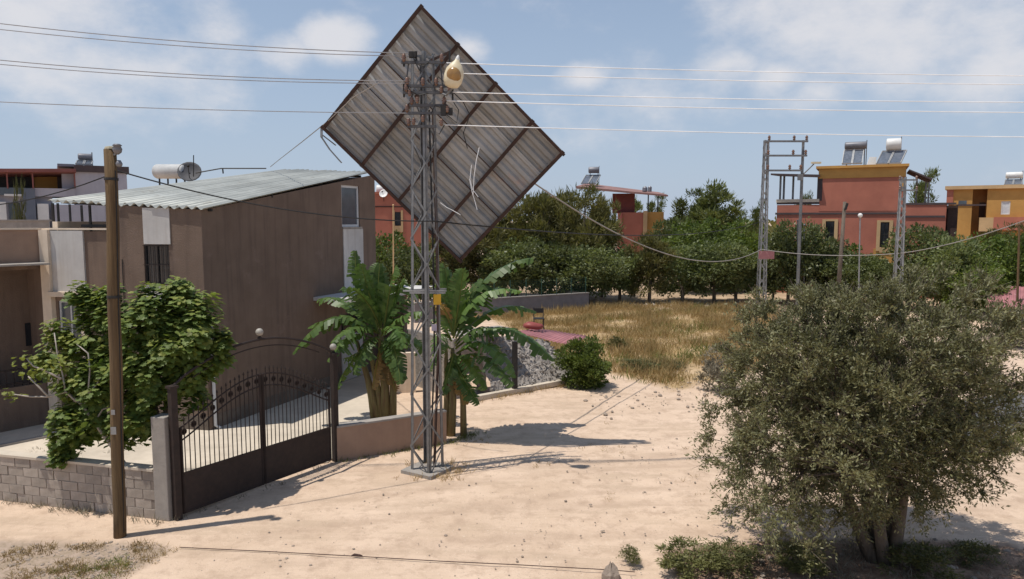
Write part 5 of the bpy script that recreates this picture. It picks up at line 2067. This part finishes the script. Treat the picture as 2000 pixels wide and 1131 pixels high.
LV = [lobed('leaf', LM_FIG, .175), lobed('leaf', LM_FIG, .14), lobed('leaf', LM_FIGY, .12)]
blobs = []
for (px, py_, rpx, D, wgt) in ((330, 610, 62, 14.9, 1.0), (385, 600, 48, 15.1, .7), (270, 640, 60, 14.7, 1), (340, 690, 80, 14.8, 1.7), (405, 690, 45, 15.0, .8), (285, 730, 70, 14.6, 1.4),
                               (300, 580, 42, 15.0, .6), (375, 640, 55, 14.7, 1), (360, 750, 60, 14.9, 1.1), (270, 800, 55, 14.6, 1.1), (180, 600, 38, 15.2, .6), (230, 620, 42, 15.0, .7), (195, 660, 42, 15.0, .7),
                               (130, 690, 52, 14.9, .8), (110, 650, 36, 14.9, .5), (180, 730, 50, 14.8, .9), (150, 820, 50, 14.6, 1.3), (130, 860, 32, 14.6, .5), (185, 800, 40, 14.7, .7), (120, 880, 22, 14.6, .35),
                               (225, 700, 45, 14.7, .8), (210, 760, 45, 14.7, .8), (150, 740, 45, 14.9, .7), (240, 830, 40, 14.6, .6), (95, 700, 30, 15.0, .35), (430, 660, 24, 15.0, .4), (350, 560, 36, 15.1, .5), (320, 640, 70, 15.6, 1.0), (215, 570, 28, 15.2, .35), (160, 570, 26, 15.2, .3), (75, 710, 18, 14.9, .12)):
    blobs.append((P(px, py_, D), rpx / FPX * D, wgt))
tot = sum(b[2] for b in blobs)
NLEAF = 12500
leaves = []
for (c, r, wg) in blobs:
    for ros in range(max(3, int(NLEAF * wg / tot / 13))):
        dd = Vector(unit(1, rngf)[0])
        rc = c + Vector((dd.x, dd.y * 1.15, dd.z * .9)) * (r * rngf.random() ** .35)
        tipd = (dd * .6 + Vector((0, 0, .7)) + Vector(rngf.normal(size=3)) * .25).normalized()
        a0 = rngf.random() * 6.28
        for k in range(13):
            ang = a0 + k * 2.4
            lo_ = k / 13
            rad = (tipd.orthogonal().normalized())
            rad = Matrix.Rotation(ang, 3, tipd) @ rad
            out_ = (rad * (.5 + .5 * lo_) + tipd * (.75 - 1.1 * lo_) + Vector((0, 0, -.15)) + Vector(rngf.normal(size=3)) * .15).normalized()
            q = rc - tipd * (.26 * lo_) + rad * (.03 + .08 * lo_)
            nrm = (tipd * .8 + Vector((0, 0, .6)) + Vector(rngf.normal(size=3)) * .22).normalized()
            ydir = (out_ - nrm * out_.dot(nrm)).normalized()
            xdir = ydir.cross(nrm).normalized()
            zdir = xdir.cross(ydir)
            young = c.x < P(150, 700, 14.9).x and c.z > P(100, 760, 14.9).z
            li = 2 if (young and rngf.random() < .75) or lo_ < .16 else int(rngf.integers(0, 2))
            leaves.append((q, Matrix((xdir, ydir, zdir)).transposed().to_4x4(), li, (q - c).length / r, q.y))
leaves.sort(key=lambda x: (x[4] - 1.1 * x[3]))
for (q, R, li, _, _) in leaves[:300]:
    o = bpy.data.objects.new('leaf', LV[li])
    COL.objects.link(o)
    o.parent = fig
    o.matrix_parent_inverse = Matrix.Translation(fb).inverted()
    o.matrix_basis = Matrix.Translation(q) @ R
for li_set, m in (((0, 1), LM_FIG), ((2,), LM_FIGY)):
    vs, fs = [], []
    for (q, R, li, _, _) in leaves[300:]:
        if li not in li_set:
            continue
        me2 = LV[li]
        o_ = len(vs)
        vs += [tuple(q + R @ v.co) for v in me2.vertices]
        fs += [tuple(i + o_ for i in p_.vertices) for p_ in me2.polygons]
    mb = MB()
    mb.v, mb.f = vs, fs
    mb.build('foliage', m, fig, False, 'stuff')
mb = MB()
mb.tube([fb + Vector((0, 0, -.1)), P(322, 900, 14.9), P(326, 790, 14.9), P(330, 690, 14.9), P(338, 600, 15)], [.10, .085, .07, .05, .02], 8)
mb.tube([P(324, 880, 14.9), P(300, 780, 14.8), P(265, 690, 14.8)], [.06, .045, .02], 7)
mb.tube([P(326, 790, 14.9), P(370, 720, 14.9), P(400, 640, 15)], [.05, .035, .015], 7)
mb.build('trunk', M_BARK, fig, True)
mb = MB()
for pts_ in ([(262, 935), (225, 880), (185, 825), (160, 790), (130, 765)], [(150, 785), (128, 765), (122, 730), (112, 690), (106, 650)], [(165, 795), (172, 770), (176, 720), (172, 690), (150, 672)],
             [(130, 765), (95, 775), (60, 775), (25, 770)], [(95, 775), (75, 755), (55, 735)], [(120, 740), (90, 725), (65, 715), (52, 700)], [(172, 770), (190, 750), (200, 720)], [(185, 825), (200, 800), (230, 790)]):
    d0 = 14.35
    k = len(pts_)
    r_ = .05 if pts_[0][0] == 262 else .022
    mb.tube([P(x, y, d0 + .03 * i) for i, (x, y) in enumerate(pts_)], [r_ * (1 - .6 * i / k) for i in range(k)], 6)
mb.build('pale_branch', M_PALEBARK, fig, True)
for c, k in ((P(28, 770, 14.5), 16), (P(55, 735, 14.5), 14), (P(52, 700, 14.5), 12)):
    for i in range(k):
        o = bpy.data.objects.new('leaf', LV[2])
        COL.objects.link(o)
        o.parent = fig
        o.matrix_parent_inverse = Matrix.Translation(fb).inverted()
        o.matrix_basis = Matrix.Translation(c + Vector(rngf.normal(size=3)) * .09) @ Matrix.Rotation(rngf.random() * 6.28, 4, 'Z') @ Matrix.Rotation(rngf.normal() * .5 - .3, 4, 'X')


# ================================================================== BANANA PLANTS
def banana_leaf(p0, p1, p2, wd, seed, par, m=LM_BAN, tilt=0.0):
    wd *= 1.28
    rg = np.random.default_rng(seed)
    n_ = 22
    pts_ = []
    for i in range(n_ + 1):
        u = i / n_
        pts_.append(p0 * (1 - u) ** 2 + p1 * 2 * u * (1 - u) + p2 * u * u)
    vs, fs = [], []
    for i in range(n_):
        u0, u1 = i / n_, (i + 1) / n_
        a_, b_ = pts_[i], pts_[i + 1]
        d = (b_ - a_).normalized()
        up = Vector((0, 0, 1)) - d * d.z
        if up.length < .25:
            up = Vector((0, -1, 0)) - d * -d.y
        up.normalize()
        sd = d.cross(up).normalized()
        if tilt:
            Rm = Matrix.Rotation(tilt, 3, d)
            sd, up = Rm @ sd, Rm @ up
        w0 = wd * max(0, math.sin(math.pi * min(1, (u0 * .93 + .04)))) ** .55 * (1 if u0 > .12 else u0 / .12 * .8)
        w1 = wd * max(0, math.sin(math.pi * min(1, (u1 * .93 + .04)))) ** .55 * (1 if u1 > .12 else u1 / .12 * .8)
        for s in (-1, 1):
            hang = -.18 - .75 * u0 * rg.random() - (.5 if rg.random() < .22 else 0)
            sl_ = .18 * rg.normal() * .4
            e0 = a_ + sd * (s * w0) + up * (w0 * (hang + sl_)) + d * (w0 * .35)
            e1 = b_ + sd * (s * w1) + up * (w1 * (hang + sl_)) + d * (w1 * .35 - (.03 if rg.random() < .55 else 0))
            m0 = a_ + sd * (s * w0 * .5) + up * (w0 * (.12 + hang * .28)) + d * (w0 * .2)
            m1 = b_ + sd * (s * w1 * .5) + up * (w1 * (.12 + hang * .28)) + d * (w1 * .2)
            k = len(vs)
            if rg.random() < .10 and .15 < u0 < .9:
                vs += [a_, b_, m1, m0]
                fs += [(k, k + 1, k + 2, k + 3)]
                continue
            vs += [a_, b_, m1, m0, e1, e0]
            fs += [(k, k + 1, k + 2, k + 3), (k + 3, k + 2, k + 4, k + 5)]
    mb_ = MB()
    mb_.add(vs, fs)
    lf = mb_.build('leaf', m, par)
    MB().tube([q - Vector((0, 0, .012)) for q in pts_[::3]] + [pts_[-1]], [.03 * (1 - .85 * i / 8) for i in range(len(pts_[::3]) + 1)], 5).build('midrib', LM_FIGY, lf)
    return lf


def banana(label, D, crown_px, stems, lv, seed):
    c0 = P(*crown_px, D)
    t = thing('banana_plant', label, 'banana plant', (c0.x, D, 0), 'banana plants behind the pylon')
    for (bx, by, tx, ty, r) in stems:
        b_ = P(bx, by, D)
        b_.z = -.05
        e = P(tx, ty, D + .1)
        MB().tube([b_, b_.lerp(e, .4) + Vector((.03, 0, 0)), b_.lerp(e, .8), e], [r, r * .85, r * .65, r * .4], 9).build('pseudostem', M_BSTEM, t, True)
    for k, (x0, y0, cx_, cy_, tx, ty, wd, dz, kind) in enumerate(lv):
        p0, p1, p2 = P(x0, y0, D), P(cx_, cy_, D + dz * .5), P(tx, ty, D + dz)
        banana_leaf(p0, p1, p2, wd, seed + k, t, LM_BANDRY if kind == 'dry' else LM_BAN, {'up': .5, 'dn': 0.25, 'dry': .4}.get(kind, .0))
    return t


banana('left banana plant with a fan of stems beside the porch canopy', 20.6, (738, 655), ((742, 790, 697, 665, .12), (754, 795, 742, 640, .15), (766, 790, 765, 655, .12), (748, 792, 720, 665, .11), (730, 790, 708, 690, .09)),
       ((735, 650, 650, 570, 572, 690, .27, -.4, ''), (730, 655, 665, 600, 603, 640, .26, .3, ''), (728, 660, 680, 635, 640, 705, .24, -.8, ''), (738, 640, 690, 560, 694, 490, .20, .3, 'up'),
        (742, 640, 715, 560, 706, 515, .24, -.3, 'up'), (745, 640, 735, 560, 742, 515, .30, .2, 'up'), (750, 640, 760, 560, 772, 520, .26, -.2, 'up'), (752, 645, 775, 590, 812, 575, .26, .5, ''),
        (752, 650, 790, 600, 835, 610, .24, -.4, ''), (755, 660, 800, 640, 836, 690, .24, -.3, 'dn'), (735, 645, 665, 565, 622, 585, .24, .8, ''), (740, 650, 700, 590, 672, 560, .24, .2, ''),
        (745, 665, 760, 690, 795, 740, .2, -.5, 'dn'), (722, 670, 690, 690, 655, 760, .2, -.3, 'dn'), (742, 640, 722, 580, 682, 560, .22, -.6, 'up'),
        (738, 650, 700, 620, 648, 668, .27, -1.0, ''), (745, 655, 775, 610, 790, 680, .26, -.9, ''), (740, 660, 715, 650, 690, 730, .25, -.9, 'dn'), (750, 660, 775, 660, 782, 750, .24, -.8, 'dn'),
        (738, 645, 725, 590, 718, 540, .28, -.2, 'up'), (748, 645, 765, 585, 790, 545, .28, .1, 'up'), (735, 668, 705, 690, 672, 700, .24, .5, ''), (742, 680, 735, 720, 728, 760, .16, -.3, 'dry'), (752, 685, 765, 720, 772, 765, .15, -.2, 'dry')), 300)
banana('right banana plant with long arching leaves over the grey shed', 19.6, (885, 690), ((880, 790, 884, 680, .13), (905, 790, 898, 690, .10), (868, 790, 872, 670, .09)),
       ((885, 660, 930, 515, 1040, 503, .26, .5, ''), (886, 650, 920, 545, 1018, 568, .27, .0, ''), (888, 670, 960, 570, 1046, 608, .26, .8, ''), (890, 680, 985, 590, 1082, 702, .30, -.5, ''),
        (892, 690, 955, 630, 1008, 735, .28, -.8, ''), (892, 700, 940, 670, 1003, 752, .27, -1.1, ''), (884, 650, 880, 570, 866, 515, .22, .2, 'up'), (886, 650, 900, 570, 905, 525, .26, -.2, 'up'),
        (890, 660, 925, 590, 975, 560, .26, .6, ''), (880, 660, 850, 600, 832, 640, .22, .3, ''), (880, 680, 852, 660, 838, 725, .22, -.3, 'dn'), (895, 690, 930, 650, 975, 680, .24, .6, ''),
        (882, 640, 858, 560, 815, 545, .05, .1, 'dry'), (886, 700, 905, 740, 935, 790, .2, -.6, 'dn'), (884, 640, 862, 580, 850, 600, .16, -.5, 'dry'),
        (886, 655, 905, 585, 940, 545, .30, .3, 'up'), (890, 675, 930, 620, 985, 650, .28, -.3, ''), (882, 665, 860, 630, 845, 690, .26, -.5, ''), (886, 690, 880, 720, 862, 770, .24, -.4, 'dn'), (892, 695, 915, 690, 950, 760, .26, -.6, 'dn'),
        (884, 655, 872, 590, 858, 555, .28, -.1, 'up'), (888, 690, 900, 730, 908, 790, .18, -.3, 'dry')), 500)

# ================================================================== LOW PLANTS AND LITTER


def blades(name, pts, hgt, wd, m, seed, per=7, spread=.09, lean=.5):
    rg = np.random.default_rng(seed)
    pts = np.asarray(pts)
    n_ = len(pts) * per
    b = np.repeat(pts, per, 0) + np.concatenate([rg.normal(size=(n_, 2)) * spread, np.zeros((n_, 1))], 1)
    ax2 = np.concatenate([rg.normal(size=(n_, 2)) * lean, np.ones((n_, 1))], 1)
    h_ = hgt * (.5 + .8 * rg.random(n_)) * np.repeat(.6 + .8 * rg.random(len(pts)), per)
    me2 = leaf_mesh(name, b, ax2, unit(n_, rg), h_, wd * (.7 + .6 * rg.random(n_)), .1, .12)
    return link(name, me2, m, None, False, 'stuff')


def in_poly(poly, n_, seed, thr=.0, lam=4, keep=.5):
    rg = np.random.default_rng(seed)
    q = np.array(poly)
    lo, hi_ = q.min(0), q.max(0)
    xy = rg.uniform(lo, hi_, (n_ * 3, 2))
    mk = convex_mask(xy[:, 0], xy[:, 1], poly, .8)
    k = (mk > .4 + .3 * rg.random(len(mk))) & (np.array(lowfreq(xy[:, 0], xy[:, 1], lam, seed)) + keep * rg.normal(size=len(mk)) > thr)
    xy = xy[k][:n_]
    return np.concatenate([xy, np.full((len(xy), 1), -.02)], 1)


blades('dry_grass', in_poly(FIELD, 5600, 41, -.03, 3.2, .25), .42, .022, LM_DRY, 1, 8, .16)
blades('green_weeds', in_poly(gxy((1060, 640), (1200, 600), (1420, 600), (1440, 640), (1340, 750), (1180, 750)), 700, 43, .12, 5, .15), .34, .03, LM_WEED, 2, 9, .14)
blades('verge_weeds', in_poly(gxy((1835, 905), (1895, 868), (2060, 826), (2080, 850), (1930, 905)), 700, 44, -.3, 1.5), .16, .018, LM_WEED, 3, 9, .06)
blades('foreground_grass', in_poly(gxy((0, 1068), (330, 1058), (360, 1072), (240, 1128), (0, 1180)), 430, 45, .06, .9, .12), .10, .010, LM_DRY, 4, 12, .05, .8)
blades('foreground_weeds', in_poly(gxy((70, 1110), (250, 1085), (300, 1075), (240, 1120), (140, 1150)), 260, 46, .05, .7, .15), .09, .010, LM_WEED, 5, 11, .045, .8)
blades('litter_grass', in_poly(LITTER, 500, 47, .0, 1.2, .3), .13, .010, LM_GREY, 6, 9, .06, .8)
blades('sand_tufts', in_poly(gxy((880, 860), (1330, 800), (1500, 1000), (1000, 1000)), 60, 48, .25, 2, .1), .10, .012, LM_DRY, 8, 9, .05, .8)
blades('yard_weeds', in_poly(gxy((0, 885), (330, 920), (330, 860), (60, 850)), 40, 49, .1, 1, .3), .14, .012, LM_GREY, 9, 9, .05)

def along(pts_, n_, wd, seed):
    rg = np.random.default_rng(seed)
    o_ = []
    for a_, b_ in zip(pts_[:-1], pts_[1:]):
        for q in range(n_):
            u = rg.random()
            o_.append((a_[0] + (b_[0] - a_[0]) * u + rg.normal() * wd, a_[1] + (b_[1] - a_[1]) * u - abs(rg.normal()) * wd, -.01))
    return o_


blades('wall_foot_weeds', along([FB.pt(-2.4, 0, .05), FB.pt(WB, 0, .05)], 70, .10, 71), .16, .012, LM_GREY, 11, 10, .05)
blades('wall_foot_grass', along([FL.pt(0, 0, .05), FL.pt(LW, 0, .05), FL.pt(LW + 1.2, 0, -.4)], 34, .10, 72), .15, .012, LM_WEED, 12, 9, .05)
blades('curb_grass', along([FH.pt(-.5, 0, .8), FH.pt(HW + .6, 0, .8)], 50, .12, 73), .18, .014, LM_DRY, 13, 9, .06)
blades('pylon_foot_grass', along([PB + Vector((-.7, -.5, 0)), PB + Vector((.7, -.5, 0)), PB + Vector((.7, .5, 0)), PB + Vector((-.7, .5, 0))], 14, .12, 74), .18, .012, LM_DRY, 14, 9, .05)
blades('far_wall_grass', along([FK.pt(-1, 0, .3), FK.pt(BW, 0, .3), FK.pt(BW + 3, 0, .2)], 120, .4, 75), .5, .03, LM_DRY, 15, 8, .15)
blades('gate_foot_grass', along([FG.pt(.1, 0, .08), FG.pt(GL, 0, .08)], 16, .06, 76), .10, .010, LM_GREY, 16, 8, .04)

# pebbles strewn over the lane and the field edge: nobody could count them
rgp = np.random.default_rng(9)
ico = [(0, 0, 1), (.9, 0, .3), (.28, .85, .3), (-.72, .53, .3), (-.72, -.53, .3), (.28, -.85, .3), (.7, .5, -.4), (-.3, .8, -.4), (-.9, 0, -.4), (-.3, -.8, -.4), (.7, -.5, -.4)]
icf = [(0, 1, 2), (0, 2, 3), (0, 3, 4), (0, 4, 5), (0, 5, 1), (1, 6, 2), (2, 7, 3), (3, 8, 4), (4, 9, 5), (5, 10, 1), (2, 6, 7), (3, 7, 8), (4, 8, 9), (5, 9, 10), (1, 10, 6)]


def pebbles(name, poly, n_, smin, smax, m, seed):
    mb_ = MB()
    for q in in_poly(poly, n_, seed, -.1, 2.5, .6):
        s = smin + (smax - smin) * rgp.random() ** 3
        sc = (s * rgp.uniform(.7, 1.3), s * rgp.uniform(.7, 1.3), s * rgp.uniform(.4, .8))
        a_ = rgp.random() * 6.28
        mb_.add([(q[0] + (x * math.cos(a_) - y * math.sin(a_)) * sc[0], q[1] + (x * math.sin(a_) + y * math.cos(a_)) * sc[1], z * sc[2] + s * .1) for x, y, z in ico], icf)
    return mb_.build(name, m, None, False, 'stuff')


pebbles('pebbles', gxy((300, 1060), (800, 950), (1400, 830), (1950, 900), (2000, 1000), (1400, 1131), (300, 1160)), 900, .006, .034, M_ROCK, 61)
pebbles('gravel', gxy((0, 1064), (320, 1058), (260, 1125), (0, 1150)), 600, .008, .045, M_ROCK, 62)
pebbles('rubble', gxy((1130, 770), (1420, 740), (1400, 800), (1180, 820)), 160, .02, .10, M_ROCK, 63)
pebbles('orchard_stones', gxy((1160, 600), (1480, 598), (1480, 585), (1160, 588)), 120, .05, .22, M_PATIO, 64)
pebbles('litter_stones', LITTER, 260, .01, .07, M_ROCK, 65)


def rock(label, px, py_, sx, sy, sz, seed, m=M_ROCK):
    c = G(px, py_)
    rg = np.random.default_rng(seed)
    n_ = 12
    mb_ = MB()
    prof = [(.75, -.15), (1.0, .1), (.92, .4), (.6, .75), (.22, .98), (.03, 1.0)]
    mb_.lathe((0, 0, 0), prof, n_)
    mb_.v = [(c.x + x * sx * (1 + .22 * math.sin(3 * y + seed) + .1 * rg.normal()), c.y + y * sy * (1 + .2 * math.sin(4 * x + seed)), z * sz * (1 + .12 * rg.normal())) for x, y, z in mb_.v]
    return tag(mb_.build('rock', m), label, 'rock')


rock('small pointed brown rock on the sand at the bottom edge', 1194, 1131, .15, .13, .26, 3)
rock('flat grey slab of rock in the shade at the bottom edge under the olive', 1528, 1150, .34, .22, .16, 5)

# dark tube on the sand in place of an overhead wire's cast shadow
pts = [G(x, y, .03) for x, y in ((352, 1069), (500, 1076), (690, 1086), (860, 1096), (1010, 1103), (1190, 1113), (1240, 1117))]
cb = thing('wire_shadow', 'thin dark line standing in for a wire shadow straight across the pale sand at the bottom', 'cable', pts[0])
MB().tube(pts, .008, 5).build('shadow_line', M_RUST, cb)
c = G(697, 1086, .03)
MB().tube([c + Vector((-.10, .0, 0)), c + Vector((-.05, .02, .015)), c + Vector((.05, -.01, .015)), c + Vector((.1, 0, 0))], [.012, .022, .022, .012], 6).build('shadow_knot', M_RUST, cb)
bpy.context.view_layer.update()
